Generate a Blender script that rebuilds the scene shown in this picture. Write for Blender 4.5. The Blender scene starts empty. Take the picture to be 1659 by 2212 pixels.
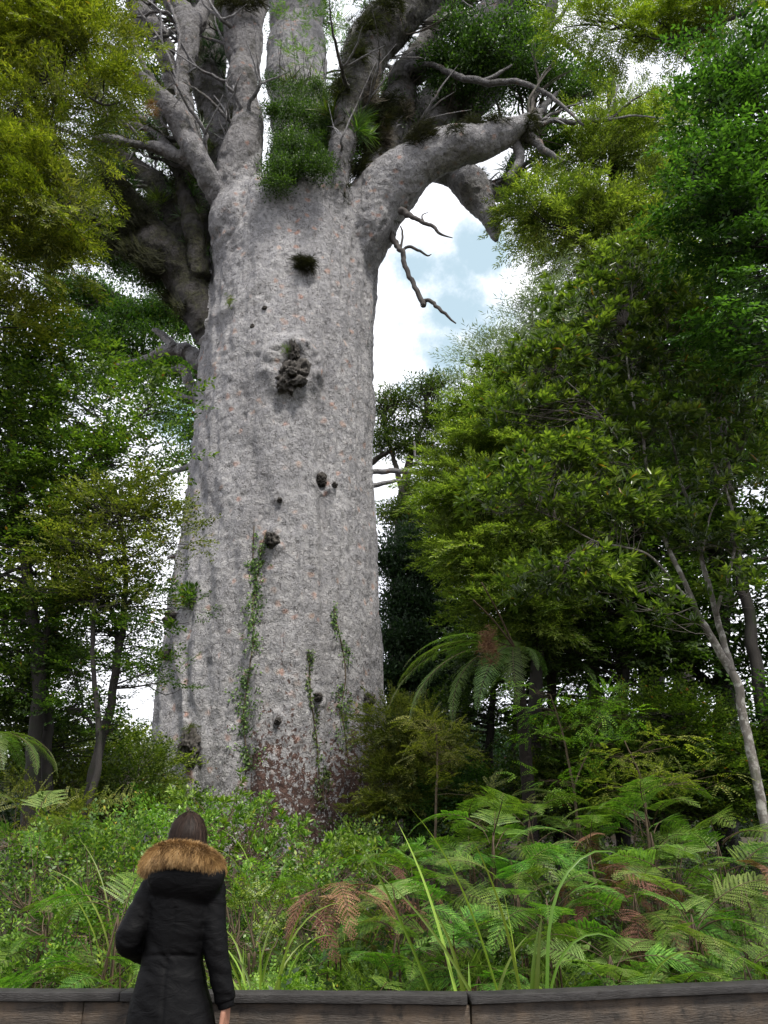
import bpy, math, random
import numpy as np
from mathutils import Vector, Matrix
from mathutils.bvhtree import BVHTree

# ------------------------------------------------------------------ camera, sky, sun, exposure
S = bpy.context.scene
COL = S.collection
PITCH = math.radians(22.4)
CAMZ = 1.55
F = 1671.0                      # focal length in units of a 1659 x 2212 picture
cd = bpy.data.cameras.new("camera")
cam = bpy.data.objects.new("camera", cd)
COL.objects.link(cam)
cam.location = (0, 0, CAMZ)
cam.rotation_euler = (math.pi / 2 + PITCH, 0, 0)
cd.sensor_fit = 'VERTICAL'
cd.sensor_height = 24.0
cd.sensor_width = 18.0
cd.lens = 24.0 * F / 2212.0
cd.clip_start = 0.05
cd.clip_end = 2000
S.camera = cam

S.view_settings.view_transform = 'Standard'
S.view_settings.look = 'None'
S.view_settings.exposure = 0.78
S.view_settings.gamma = 1.0
S.render.resolution_x = 768
S.render.resolution_y = 1024
S.cycles.use_denoising = True
S.cycles.denoising_input_passes = 'RGB_ALBEDO_NORMAL'
S.cycles.denoising_prefilter = 'ACCURATE'
S.cycles.max_bounces = 6
S.cycles.diffuse_bounces = 4
S.cycles.glossy_bounces = 2
S.cycles.transmission_bounces = 3
S.cycles.use_adaptive_sampling = True
S.cycles.adaptive_threshold = 0.01
S.cycles.sample_clamp_indirect = 4

SUN_EL, SUN_AZ = math.radians(58), math.radians(152)     # azimuth from +Y, clockwise: behind-right of the camera
sd = bpy.data.lights.new("sun", 'SUN')
sd.energy = 3.0
sd.angle = math.radians(10)
sd.color = (1.0, 0.95, 0.87)
sun = bpy.data.objects.new("sun", sd)
COL.objects.link(sun)
sdir = Vector((math.sin(SUN_AZ) * math.cos(SUN_EL), math.cos(SUN_AZ) * math.cos(SUN_EL), math.sin(SUN_EL)))
sun.rotation_euler = sdir.to_track_quat('Z', 'Y').to_euler()
sun.location = (-8, -12, 30)


def ray(x, y):
    u = (x - 829.5) / F
    v = (1106 - y) / F
    cp, sp = math.cos(PITCH), math.sin(PITCH)
    return np.array([u, cp - v * sp, sp + v * cp])


def P(x, y, Y):
    d = ray(x, y)
    return np.array([0, 0, CAMZ]) + d * (Y / d[1])


def depth_of(p):
    return p[1] * math.cos(PITCH) + (p[2] - CAMZ) * math.sin(PITCH)


W = bpy.data.worlds.new("World")
S.world = W
W.use_nodes = True
wn, wl = W.node_tree.nodes, W.node_tree.links
wn.clear()
wo = wn.new("ShaderNodeOutputWorld")
bg = wn.new("ShaderNodeBackground")
bg.inputs[1].default_value = 0.1
sky = wn.new("ShaderNodeTexSky")
sky.sky_type = 'NISHITA'
sky.sun_disc = False
sky.sun_elevation = SUN_EL
sky.sun_rotation = SUN_AZ
sky.air_density = 1.0
sky.dust_density = 2.0
tc = wn.new("ShaderNodeTexCoord")
no = wn.new("ShaderNodeTexNoise")
no.inputs['Scale'].default_value = 7.0
no.inputs['Detail'].default_value = 9
no.inputs['Roughness'].default_value = 0.64
wl.new(tc.outputs['Generated'], no.inputs['Vector'])


def w_math(op, a, b=None, c=None):
    m = wn.new("ShaderNodeMath")
    m.operation = op
    for i, q in enumerate((a, b, c)):
        if q is None:
            continue
        if isinstance(q, (int, float)):
            m.inputs[i].default_value = q
        else:
            wl.new(q, m.inputs[i])
    return m.outputs[0]


gap = None                       # the breaks in the cloud: soft discs in the sky, broken up by the noise
for (gx, gy, gr, ga) in ((985, 665, 0.085, 1.0), (960, 770, 0.07, 1.0), (900, 590, 0.05, .8), (1045, 560, 0.05, .9), (1110, 690, .045, .6), (870, 700, .03, .6),
                     (400, 905, .05, .9), (560, 1330, .2, .1)):
    d = ray(gx, gy)
    d = d / np.linalg.norm(d)
    vd = wn.new("ShaderNodeVectorMath")
    vd.operation = 'DISTANCE'
    nz = wn.new("ShaderNodeVectorMath")
    nz.operation = 'NORMALIZE'
    wl.new(tc.outputs['Generated'], nz.inputs[0])
    wl.new(nz.outputs[0], vd.inputs[0])
    vd.inputs[1].default_value = tuple(d)
    q = w_math('MULTIPLY', w_math('MAXIMUM', w_math('SUBTRACT', 1.0, w_math('DIVIDE', vd.outputs['Value'], gr * 1.25)), 0.0), ga)
    gap = q if gap is None else w_math('MAXIMUM', gap, q)
f1 = w_math('ADD', w_math('MULTIPLY', gap, 0.9), w_math('MULTIPLY', w_math('SUBTRACT', no.outputs['Fac'], 0.5), 2.2))
mr = wn.new("ShaderNodeMapRange")
mr.interpolation_type = 'SMOOTHSTEP'
wl.new(f1, mr.inputs[0])
mr.inputs[1].default_value = 0.02
mr.inputs[2].default_value = 0.62
gm = w_math('MULTIPLY', mr.outputs[0], w_math('MINIMUM', w_math('MULTIPLY', gap, 6.0), 1.0))
mixb = wn.new("ShaderNodeMixRGB")      # thin veil over the blue
mixb.inputs[0].default_value = 0.8
mixb.inputs[2].default_value = (4.0, 5.2, 5.8, 1)
wl.new(sky.outputs[0], mixb.inputs[1])
no2 = wn.new("ShaderNodeTexNoise")
no2.inputs['Scale'].default_value = 3.0
no2.inputs['Detail'].default_value = 5
wl.new(tc.outputs['Generated'], no2.inputs['Vector'])
cr = wn.new("ShaderNodeValToRGB")
cr.color_ramp.elements[0].position = .35
cr.color_ramp.elements[1].position = .6
cr.color_ramp.elements[0].color = (0.66, 0.69, 0.74, 1)
cr.color_ramp.elements[1].color = (0.86, 0.87, 0.9, 1)
wl.new(no2.outputs['Fac'], cr.inputs[0])
cm = wn.new("ShaderNodeMixRGB")
cm.blend_type = 'MULTIPLY'
cm.inputs[0].default_value = 1
wl.new(cr.outputs[0], cm.inputs[1])
cm.inputs[2].default_value = (11, 11, 11.3, 1)
mixc = wn.new("ShaderNodeMixRGB")
wl.new(gm, mixc.inputs[0])
wl.new(cm.outputs[0], mixc.inputs[1])
wl.new(mixb.outputs[0], mixc.inputs[2])
wl.new(mixc.outputs[0], bg.inputs[0])
wl.new(bg.outputs[0], wo.inputs[0])

# ------------------------------------------------------------------ helpers
RNG = np.random.default_rng(11)


def new_mesh(name, V, Fc, tone=None, smooth=False, extra=None):
    """V nx3, Fc a list of arrays (mx4 or mx3)."""
    if not isinstance(Fc, (list, tuple)):
        Fc = [Fc]
    Fc = [np.asarray(f, dtype=np.int32) for f in Fc if len(f)]
    me = bpy.data.meshes.new(name)
    V = np.ascontiguousarray(V, dtype=np.float32)
    me.vertices.add(len(V))
    me.vertices.foreach_set("co", V.ravel())
    tot = np.concatenate([np.full(len(f), f.shape[1], dtype=np.int32) for f in Fc])
    li = np.concatenate([f.ravel() for f in Fc])
    me.loops.add(len(li))
    me.loops.foreach_set("vertex_index", li)
    me.polygons.add(len(tot))
    st = np.concatenate([[0], np.cumsum(tot)[:-1]]).astype(np.int32)
    me.polygons.foreach_set("loop_start", st)
    me.polygons.foreach_set("loop_total", tot)
    if smooth:
        me.polygons.foreach_set("use_smooth", np.ones(len(tot), dtype=bool))
    me.update(calc_edges=True)
    if tone is not None:
        a = me.attributes.new("tone", 'FLOAT', 'FACE')
        a.data.foreach_set("value", np.asarray(tone, dtype=np.float32))
    return me


def link(name, me, mat=None, parent=None, loc=None):
    o = bpy.data.objects.new(name, me)
    COL.objects.link(o)
    if mat is not None and len(me.materials) == 0:
        me.materials.append(mat)
    if parent is not None:
        o.parent = parent
    if loc is not None:
        o.location = loc
    return o


def part(name, V, Fc, mat, parent=None, tone=None, smooth=False):
    """world-space geometry as a part of parent (an Empty placed by location only)"""
    V = np.asarray(V, dtype=float)
    if parent is not None:
        V = V - np.array(parent.location)
    return link(name, new_mesh(name, V, Fc, tone, smooth), mat, parent)


def empty(name, loc, label=None, cat=None, group=None):
    o = bpy.data.objects.new(name, None)
    COL.objects.link(o)
    o.location = tuple(float(q) for q in loc)
    o.empty_display_size = 0.2
    tag(o, label, cat, group)
    return o


def tag(o, label=None, cat=None, group=None, kind=None):
    if label:
        o['label'] = label
    if cat:
        o['category'] = cat
    if group:
        o['group'] = group
    if kind:
        o['kind'] = kind
    return o


def hash3(ix, iy, iz, seed):
    n = (ix.astype(np.int64) * 374761393 + iy.astype(np.int64) * 668265263 + iz.astype(np.int64) * 2147483647 + seed * 144665) & 0xffffffff
    n = ((n ^ (n >> 13)) * 1274126177) & 0xffffffff
    n = (n ^ (n >> 16)) & 0xffffffff
    return n / 4294967295.0 * 2 - 1


def vnoise(p, seed=0):
    p = np.asarray(p, dtype=float)
    i = np.floor(p).astype(np.int64)
    f = p - i
    f = f * f * (3 - 2 * f)
    r = 0
    for dx in (0, 1):
        for dy in (0, 1):
            for dz in (0, 1):
                w = (f[:, 0] if dx else 1 - f[:, 0]) * (f[:, 1] if dy else 1 - f[:, 1]) * (f[:, 2] if dz else 1 - f[:, 2])
                r = r + w * hash3(i[:, 0] + dx, i[:, 1] + dy, i[:, 2] + dz, seed)
    return r


def fbm(p, octs=3, seed=0):
    p = np.asarray(p, dtype=float)
    a, s, r = 1.0, 0.0, 0
    for k in range(octs):
        r = r + a * vnoise(p * 2 ** k + 17.3 * k, seed + k)
        s += a
        a *= .5
    return r / s


def catmull(pts, n):
    pts = np.asarray(pts, dtype=float)
    if len(pts) == 2:
        t = np.linspace(0, 1, n)[:, None]
        return pts[0] * (1 - t) + pts[1] * t
    q = np.vstack([2 * pts[0] - pts[1], pts, 2 * pts[-1] - pts[-2]])
    m = len(pts) - 1
    u = np.linspace(0, m, n)
    k = np.minimum(u.astype(int), m - 1)
    t = (u - k)[:, None]
    a, b, c, d = q[k], q[k + 1], q[k + 2], q[k + 3]
    return .5 * (2 * b + (c - a) * t + (2 * a - 5 * b + 4 * c - d) * t ** 2 + (3 * b - a - 3 * c + d) * t ** 3)


def norm(v):
    v = np.asarray(v, dtype=float)
    return v / np.maximum(np.linalg.norm(v, axis=-1, keepdims=True), 1e-9)


def tube(pts, rad, sides=8, n=None, cap=True, wob=0.0, seed=0):
    """a swept tube through pts with a radius at each -> V, quads (ends closed by a ring shrunk to a point)"""
    pr = np.column_stack([np.asarray(pts, float), np.asarray(rad, float)])
    n = n or max(2, 4 * len(pts))
    pr = catmull(pr, n)
    c, r = pr[:, :3], np.maximum(pr[:, 3], 0.0005)
    t = norm(np.gradient(c, axis=0))
    if wob:
        c = c + np.stack([fbm(c * 1.5 / max(1e-3, .3) + 9 * k, 2, seed + k) for k in range(3)], 1) * wob * r[:, None] * 2
    up = np.array([0, 0, 1.0]) if abs(t[0][2]) < .8 else np.array([1.0, 0, 0])
    a = norm(np.cross(t[0], up))
    A = [a]
    for k in range(1, n):
        a = A[-1] - t[k] * np.dot(A[-1], t[k])
        A.append(a / max(1e-9, np.linalg.norm(a)))
    A = np.array(A)
    B = np.cross(t, A)
    if cap:
        c = np.vstack([c[0] - t[0] * r[0] * .25, c, c[-1] + t[-1] * r[-1] * .25])
        r = np.concatenate([[r[0] * .02], r, [r[-1] * .02]])
        A = np.vstack([A[0], A, A[-1]])
        B = np.vstack([B[0], B, B[-1]])
        n += 2
    ang = np.arange(sides) / sides * 2 * math.pi
    V = c[:, None, :] + r[:, None, None] * (np.cos(ang)[None, :, None] * A[:, None, :] + np.sin(ang)[None, :, None] * B[:, None, :])
    i = np.arange(n - 1)[:, None] * sides
    j = np.arange(sides)[None, :]
    j2 = (j + 1) % sides
    Q = np.stack([i + j, i + j2, i + sides + j2, i + sides + j], -1).reshape(-1, 4)
    return V.reshape(-1, 3), Q


def ringloft(rings, sides=28):
    """rings: (cx, cy, cz, rx, ry[, rot]) horizontal ellipses, closed at both ends"""
    R = catmull(np.array([list(q) + [0] * (6 - len(q)) for q in rings], float), len(rings) * 4)
    R = np.vstack([R[0], R, R[-1]])
    R[0, 3:5] *= .02
    R[-1, 3:5] *= .02
    ang = np.arange(sides) / sides * 2 * math.pi
    x, y = R[:, 3:4] * np.cos(ang), R[:, 4:5] * np.sin(ang)
    ca, sa = np.cos(R[:, 5:6]), np.sin(R[:, 5:6])
    V = np.stack([R[:, 0:1] + x * ca - y * sa, R[:, 1:2] + x * sa + y * ca, np.repeat(R[:, 2:3], sides, 1)], -1)
    n = len(R)
    i = np.arange(n - 1)[:, None] * sides
    j = np.arange(sides)[None, :]
    j2 = (j + 1) % sides
    Q = np.stack([i + j, i + j2, i + sides + j2, i + sides + j], -1).reshape(-1, 4)
    return V.reshape(-1, 3), Q


class MB:
    def __init__(s):
        s.V, s.F, s.T, s.n = [], [], [], 0

    def add(s, V, Fq, tone=0.5):
        s.V.append(np.asarray(V, float))
        Fq = np.asarray(Fq)
        s.F.append(Fq + s.n)
        s.T.append(np.broadcast_to(np.asarray(tone, float), (len(Fq),)))
        s.n += len(V)

    def get(s):
        return np.vstack(s.V), np.vstack(s.F), np.concatenate(s.T)

    def build(s, name, mat, parent=None, smooth=False):
        V, Fq, T = s.get()
        return part(name, V, Fq, mat, parent, T, smooth)


def fuse(pieces, voxel, smooth=2):
    """union of closed surfaces as one skin -> V, quads, normals"""
    m = MB()
    for V, Q in pieces:
        m.add(V, Q)
    V, Q, _ = m.get()
    me = new_mesh("fuse_tmp", V, Q)
    o = bpy.data.objects.new("fuse_tmp", me)
    COL.objects.link(o)
    r = o.modifiers.new("r", 'REMESH')
    r.mode = 'VOXEL'
    r.voxel_size = voxel
    if smooth:
        s = o.modifiers.new("s", 'SMOOTH')
        s.factor = .5
        s.iterations = smooth
    dg = bpy.context.evaluated_depsgraph_get()
    ev = o.evaluated_get(dg)
    em = ev.to_mesh()
    n = len(em.vertices)
    co = np.empty(n * 3, np.float32)
    em.vertices.foreach_get("co", co)
    nm = np.empty(n * 3, np.float32)
    em.vertices.foreach_get("normal", nm)
    fi = np.empty(len(em.loops), np.int32)
    em.loops.foreach_get("vertex_index", fi)
    lt = np.empty(len(em.polygons), np.int32)
    em.polygons.foreach_get("loop_total", lt)
    if (lt == 4).all():
        Q = fi.reshape(-1, 4)
    else:
        em.calc_loop_triangles()
        Q = np.empty(len(em.loop_triangles) * 3, np.int32)
        em.loop_triangles.foreach_get("vertices", Q)
        Q = Q.reshape(-1, 3)
    ev.to_mesh_clear()
    bpy.data.objects.remove(o)
    bpy.data.meshes.remove(me)
    return co.reshape(-1, 3).astype(float), Q, nm.reshape(-1, 3).astype(float)


# ------------------------------------------------------------------ materials
def new_mat(name):
    m = bpy.data.materials.new(name)
    m.use_nodes = True
    nt = m.node_tree
    nt.nodes.clear()
    return m, nt.nodes, nt.links


def ramp(n, l, fac, stops, interp='LINEAR'):
    r = n.new("ShaderNodeValToRGB")
    r.color_ramp.interpolation = interp
    e = r.color_ramp.elements
    while len(e) < len(stops):
        e.new(0.5)
    for k, (p, c) in enumerate(stops):
        e[k].position = p
        e[k].color = (*c, 1) if len(c) == 3 else c
    l.new(fac, r.inputs[0])
    return r.outputs[0]


def noise(n, l, vec, scale, detail=4, rough=.55, dist=0.0):
    t = n.new("ShaderNodeTexNoise")
    t.inputs['Scale'].default_value = scale
    t.inputs['Detail'].default_value = detail
    t.inputs['Roughness'].default_value = rough
    t.inputs['Distortion'].default_value = dist
    l.new(vec, t.inputs['Vector'])
    return t.outputs['Fac']


def mix(n, l, fac, a, b, mode='MIX'):
    m = n.new("ShaderNodeMixRGB")
    m.blend_type = mode
    for i, q in enumerate((fac, a, b)):
        if isinstance(q, (int, float)):
            m.inputs[i].default_value = q
        elif isinstance(q, tuple):
            m.inputs[i].default_value = (*q, 1) if len(q) == 3 else q
        else:
            l.new(q, m.inputs[i])
    return m.outputs[0]


def mth(n, l, op, a, b=None, clamp=False):
    m = n.new("ShaderNodeMath")
    m.operation = op
    m.use_clamp = clamp
    for i, q in enumerate((a, b)):
        if q is None:
            continue
        if isinstance(q, (int, float)):
            m.inputs[i].default_value = q
        else:
            l.new(q, m.inputs[i])
    return m.outputs[0]


def leaf_mat(name, dark, mid, light, odd=None, trans=0.35, rough=0.42, spec=0.4, oddp=0.975, hv=0.04):
    """living leaves: every leaf has its own tone, the young ones lighter, a few yellowed"""
    m, n, l = new_mat(name)
    a = n.new("ShaderNodeAttribute")
    a.attribute_name = "tone"
    stops = [(0.0, dark), (0.5, mid), (0.9, light)]
    if odd:
        stops += [(oddp, light), (min(1, oddp + .01), odd)]
    c = ramp(n, l, a.outputs['Fac'], stops)
    oi = n.new("ShaderNodeObjectInfo")
    hs = n.new("ShaderNodeHueSaturation")
    l.new(mth(n, l, 'ADD', mth(n, l, 'MULTIPLY', oi.outputs['Random'], hv), .5 - hv / 2), hs.inputs['Hue'])
    l.new(mth(n, l, 'ADD', mth(n, l, 'MULTIPLY', oi.outputs['Random'], .55), .72), hs.inputs['Value'])
    l.new(c, hs.inputs['Color'])
    b = n.new("ShaderNodeBsdfPrincipled")
    l.new(hs.outputs[0], b.inputs['Base Color'])
    b.inputs['Roughness'].default_value = rough
    b.inputs['Specular IOR Level'].default_value = spec
    t = n.new("ShaderNodeBsdfTranslucent")
    tcn = mix(n, l, 1.0, hs.outputs[0], (1.35, 1.6, .5), 'MULTIPLY')
    l.new(tcn, t.inputs['Color'])
    ms = n.new("ShaderNodeMixShader")
    ms.inputs[0].default_value = trans
    l.new(b.outputs[0], ms.inputs[1])
    l.new(t.outputs[0], ms.inputs[2])
    o = n.new("ShaderNodeOutputMaterial")
    l.new(ms.outputs[0], o.inputs[0])
    return m


def bark_mat(name, c1, c2, lichen=None, moss=None, scale=6, rough=.9, bump=.4):
    m, n, l = new_mat(name)
    tcn = n.new("ShaderNodeTexCoord")
    mp = n.new("ShaderNodeMapping")
    mp.inputs['Scale'].default_value = (1, 1, .35)
    l.new(tcn.outputs['Object'], mp.inputs[0])
    f = noise(n, l, mp.outputs[0], scale, 6, .65)
    c = ramp(n, l, f, [(.3, c1), (.7, c2)])
    if lichen:
        f2 = noise(n, l, tcn.outputs['Object'], scale * 1.4, 4, .6)
        c = mix(n, l, ramp(n, l, f2, [(.5, (0, 0, 0)), (.6, (1, 1, 1))]), c, lichen)
    if moss:
        f3 = noise(n, l, tcn.outputs['Object'], 2.3, 4, .6)
        c = mix(n, l, ramp(n, l, f3, [(.55, (0, 0, 0)), (.66, (1, 1, 1))]), c, moss)
    b = n.new("ShaderNodeBsdfPrincipled")
    l.new(c, b.inputs['Base Color'])
    b.inputs['Roughness'].default_value = rough
    bp = n.new("ShaderNodeBump")
    bp.inputs['Strength'].default_value = bump
    bp.inputs['Distance'].default_value = .02
    l.new(noise(n, l, mp.outputs[0], scale * 5, 5, .7), bp.inputs['Height'])
    l.new(bp.outputs[0], b.inputs['Normal'])
    o = n.new("ShaderNodeOutputMaterial")
    l.new(b.outputs[0], o.inputs[0])
    return m


def kauri_bark(name="kauri_bark", mossy=0.0):  # mossy: amount of moss and of painted-in shade on limbs
    m, n, l = new_mat(name)
    tcn = n.new("ShaderNodeTexCoord")
    ob = tcn.outputs['Object']
    sp = n.new("ShaderNodeSeparateXYZ")
    l.new(ob, sp.inputs[0])
    z = sp.outputs['Z']
    mp = n.new("ShaderNodeMapping")
    mp.inputs['Scale'].default_value = (1, 1, .3)
    l.new(ob, mp.inputs[0])
    warp = n.new("ShaderNodeTexNoise")
    warp.inputs['Scale'].default_value = 6
    warp.inputs['Detail'].default_value = 3
    l.new(ob, warp.inputs['Vector'])
    wv = n.new("ShaderNodeVectorMath")
    wv.operation = 'MULTIPLY_ADD'
    l.new(warp.outputs['Color'], wv.inputs[0])
    wv.inputs[1].default_value = (.16, .16, .16)
    l.new(ob, wv.inputs[2])
    # base grey, broad vertical streaks + mottling
    big = noise(n, l, mp.outputs[0], 1.1, 5, .6)
    c = ramp(n, l, big, [(.3, (.28, .275, .28)), (.5, (.355, .35, .355)), (.72, (.43, .424, .428))])
    med = noise(n, l, wv.outputs[0], 9, 5, .65)
    c = mix(n, l, ramp(n, l, med, [(.35, (.0, .0, .0)), (.75, (.6, .6, .6))]), c, mix(n, l, .55, c, (.45, .445, .45)))
    # shed plates: cells, each with its own tone
    vo = n.new("ShaderNodeTexVoronoi")
    vo.inputs['Scale'].default_value = 13
    l.new(wv.outputs[0], vo.inputs['Vector'])
    vs = n.new("ShaderNodeSeparateColor")
    l.new(vo.outputs['Color'], vs.inputs[0])
    c = mix(n, l, .55, c, mix(n, l, 1.0, c, ramp(n, l, vs.outputs[0], [(0, (.74, .74, .77)), (1, (1.2, 1.19, 1.19))]), 'MULTIPLY'))
    v4 = n.new("ShaderNodeTexVoronoi")
    v4.inputs['Scale'].default_value = 5.5
    l.new(wv.outputs[0], v4.inputs['Vector'])
    v4s = n.new("ShaderNodeSeparateColor")
    l.new(v4.outputs['Color'], v4s.inputs[0])
    c = mix(n, l, .5, c, mix(n, l, 1.0, c, ramp(n, l, v4s.outputs[1], [(0, (.76, .76, .79)), (1, (1.2, 1.18, 1.16))]), 'MULTIPLY'))
    # fresh tan and orange scars
    v2 = n.new("ShaderNodeTexVoronoi")
    v2.inputs['Scale'].default_value = 5.5
    l.new(wv.outputs[0], v2.inputs['Vector'])
    v2s = n.new("ShaderNodeSeparateColor")
    l.new(v2.outputs['Color'], v2s.inputs[0])
    clus = noise(n, l, ob, 1.6, 2)
    sel = mth(n, l, 'ADD', v2s.outputs[1], mth(n, l, 'MULTIPLY', clus, .5))
    selm = mth(n, l, 'MULTIPLY', ramp(n, l, sel, [(.0, (0, 0, 0)), (.5, (0, 0, 0)), (1.0, (1, 1, 1))]),
               1.0)
    s2 = n.new("ShaderNodeMapRange")
    l.new(sel, s2.inputs[0])
    s2.inputs[1].default_value = 1.10
    s2.inputs[2].default_value = 1.18
    near = n.new("ShaderNodeMapRange")
    l.new(v2.outputs['Distance'], near.inputs[0])
    near.inputs[1].default_value = .5
    near.inputs[2].default_value = .2
    c = mix(n, l, mth(n, l, 'MULTIPLY', mth(n, l, 'MULTIPLY', s2.outputs[0], near.outputs[0]), .6), c,
            ramp(n, l, v2s.outputs[0], [(0, (.50, .22, .14)), (1, (.50, .36, .28))]))
    # dark pits where flakes lifted, everywhere but sparse
    pit = noise(n, l, wv.outputs[0], 15, 3, .7)
    pm = n.new("ShaderNodeMapRange")
    l.new(pit, pm.inputs[0])
    pm.inputs[1].default_value = .63
    pm.inputs[2].default_value = .69
    c = mix(n, l, mth(n, l, 'MULTIPLY', pm.outputs[0], .7), c, (.07, .062, .06))
    # little curved dark cracks under the lifted flake rims
    for (sc_, wd_, st_) in ((10, .020, .85), (18, .028, .85)):
        a_ = noise(n, l, wv.outputs[0], sc_, 2, .5, .6)
        line = n.new("ShaderNodeMapRange")
        l.new(mth(n, l, 'ABSOLUTE', mth(n, l, 'SUBTRACT', a_, .5)), line.inputs[0])
        line.inputs[1].default_value = wd_
        line.inputs[2].default_value = wd_ * .35
        msk = n.new("ShaderNodeMapRange")
        l.new(noise(n, l, ob, sc_ * .55, 3, .6), msk.inputs[0])
        msk.inputs[1].default_value = .50
        msk.inputs[2].default_value = .57
        c = mix(n, l, mth(n, l, 'MULTIPLY', mth(n, l, 'MULTIPLY', line.outputs[0], msk.outputs[0]), st_), c, (.06, .053, .05))
    # dark red-brown stain towards the foot
    dn = noise(n, l, mp.outputs[0], 1.4, 5, .7)
    dn2 = noise(n, l, wv.outputs[0], 10, 4, .7)
    hz = n.new("ShaderNodeMapRange")
    l.new(z, hz.inputs[0])
    hz.inputs[1].default_value = 6.2
    hz.inputs[2].default_value = 0.0
    hz.inputs[3].default_value = 0.0
    hz.inputs[4].default_value = .27
    sx = n.new("ShaderNodeMapRange")
    l.new(sp.outputs['X'], sx.inputs[0])
    sx.inputs[1].default_value = -1.8
    sx.inputs[2].default_value = 1.2
    sx.inputs[3].default_value = .55
    sx.inputs[4].default_value = 1.15
    dd = mth(n, l, 'ADD', mth(n, l, 'ADD', mth(n, l, 'MULTIPLY', dn, .45), mth(n, l, 'MULTIPLY', dn2, .55)),
             mth(n, l, 'MULTIPLY', hz.outputs[0], sx.outputs[0]))
    dm = n.new("ShaderNodeMapRange")
    l.new(dd, dm.inputs[0])
    dm.inputs[1].default_value = .715
    dm.inputs[2].default_value = .735
    c = mix(n, l, mth(n, l, 'MULTIPLY', dm.outputs[0], .92), c, ramp(n, l, dn2, [(.35, (.035, .018, .013)), (.6, (.10, .048, .034)), (.75, (.19, .12, .09))]))
    # white lichen low down
    wn_ = noise(n, l, wv.outputs[0], 16, 3, .6)
    wz = n.new("ShaderNodeMapRange")
    l.new(z, wz.inputs[0])
    wz.inputs[1].default_value = 3.4
    wz.inputs[2].default_value = 0.3
    wz.inputs[3].default_value = 0.0
    wz.inputs[4].default_value = .10
    wm = n.new("ShaderNodeMapRange")
    l.new(mth(n, l, 'ADD', wn_, wz.outputs[0]), wm.inputs[0])
    wm.inputs[1].default_value = .70
    wm.inputs[2].default_value = .73
    c = mix(n, l, wm.outputs[0], c, (.62, .62, .60))
    # moss and lichen on the upper side of the limbs
    ge = n.new("ShaderNodeNewGeometry")
    sn = n.new("ShaderNodeSeparateXYZ")
    l.new(ge.outputs['True Normal'], sn.inputs[0])
    mo = mth(n, l, 'ADD', mth(n, l, 'MULTIPLY', sn.outputs['Z'], .38), noise(n, l, ob, 2.2, 5, .6))
    mom = n.new("ShaderNodeMapRange")
    l.new(mo, mom.inputs[0])
    mom.inputs[1].default_value = .68
    mom.inputs[2].default_value = .76
    hi = n.new("ShaderNodeMapRange")
    l.new(z, hi.inputs[0])
    hi.inputs[1].default_value = 14
    hi.inputs[2].default_value = 17.5
    c = mix(n, l, mth(n, l, 'MULTIPLY', mth(n, l, 'MULTIPLY', mom.outputs[0], hi.outputs[0]), .9), c,
            ramp(n, l, med, [(.4, (.03, .034, .016)), (.65, (.075, .08, .035))]))
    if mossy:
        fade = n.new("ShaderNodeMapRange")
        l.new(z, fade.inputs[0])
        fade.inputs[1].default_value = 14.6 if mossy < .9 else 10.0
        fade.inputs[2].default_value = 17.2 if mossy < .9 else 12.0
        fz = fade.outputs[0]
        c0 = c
        c = mix(n, l, (.50 if mossy < .6 else .93 if mossy > .85 else .55), c, (.045, .038, .034) if mossy < .85 else (.028, .024, .021))  # overall darkening, shade painted into the bark along with the moss
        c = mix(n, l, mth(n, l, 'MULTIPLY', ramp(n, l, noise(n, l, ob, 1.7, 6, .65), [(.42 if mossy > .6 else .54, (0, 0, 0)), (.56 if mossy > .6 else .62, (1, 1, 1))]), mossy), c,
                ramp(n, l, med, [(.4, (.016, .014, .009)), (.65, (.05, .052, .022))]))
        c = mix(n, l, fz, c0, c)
    b = n.new("ShaderNodeBsdfPrincipled")
    l.new(c, b.inputs['Base Color'])
    b.inputs['Roughness'].default_value = .88
    b.inputs['Specular IOR Level'].default_value = .25
    # relief: flake rims + plates + grain
    v3 = n.new("ShaderNodeTexVoronoi")
    v3.feature = 'F1'
    v3.inputs['Scale'].default_value = 20
    l.new(wv.outputs[0], v3.inputs['Vector'])
    v3s = n.new("ShaderNodeSeparateColor")
    l.new(v3.outputs['Color'], v3s.inputs[0])
    h = mth(n, l, 'ADD', mth(n, l, 'MULTIPLY', v3s.outputs[0], .45), mth(n, l, 'MULTIPLY', vs.outputs[0], .6))
    h = mth(n, l, 'ADD', h, mth(n, l, 'MULTIPLY', med, 1.2))
    h = mth(n, l, 'ADD', h, mth(n, l, 'MULTIPLY', noise(n, l, wv.outputs[0], 40, 3, .7), .6))
    h = mth(n, l, 'SUBTRACT', h, mth(n, l, 'MULTIPLY', pm.outputs[0], .5))
    # leaning grain ridges
    rp = n.new("ShaderNodeMapping")
    rp.vector_type = 'POINT'
    rp.inputs['Rotation'].default_value = (0, math.radians(13), 0)
    rp.inputs['Scale'].default_value = (4.2, 4.2, .40)
    l.new(wv.outputs[0], rp.inputs[0])
    h = mth(n, l, 'ADD', h, mth(n, l, 'MULTIPLY', noise(n, l, rp.outputs[0], 1.0, 3, .55), 4.0))
    bp = n.new("ShaderNodeBump")
    bp.inputs['Strength'].default_value = 1.0
    bp.inputs['Distance'].default_value = .07
    l.new(h, bp.inputs['Height'])
    l.new(bp.outputs[0], b.inputs['Normal'])
    o = n.new("ShaderNodeOutputMaterial")
    l.new(b.outputs[0], o.inputs[0])
    return m


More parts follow.
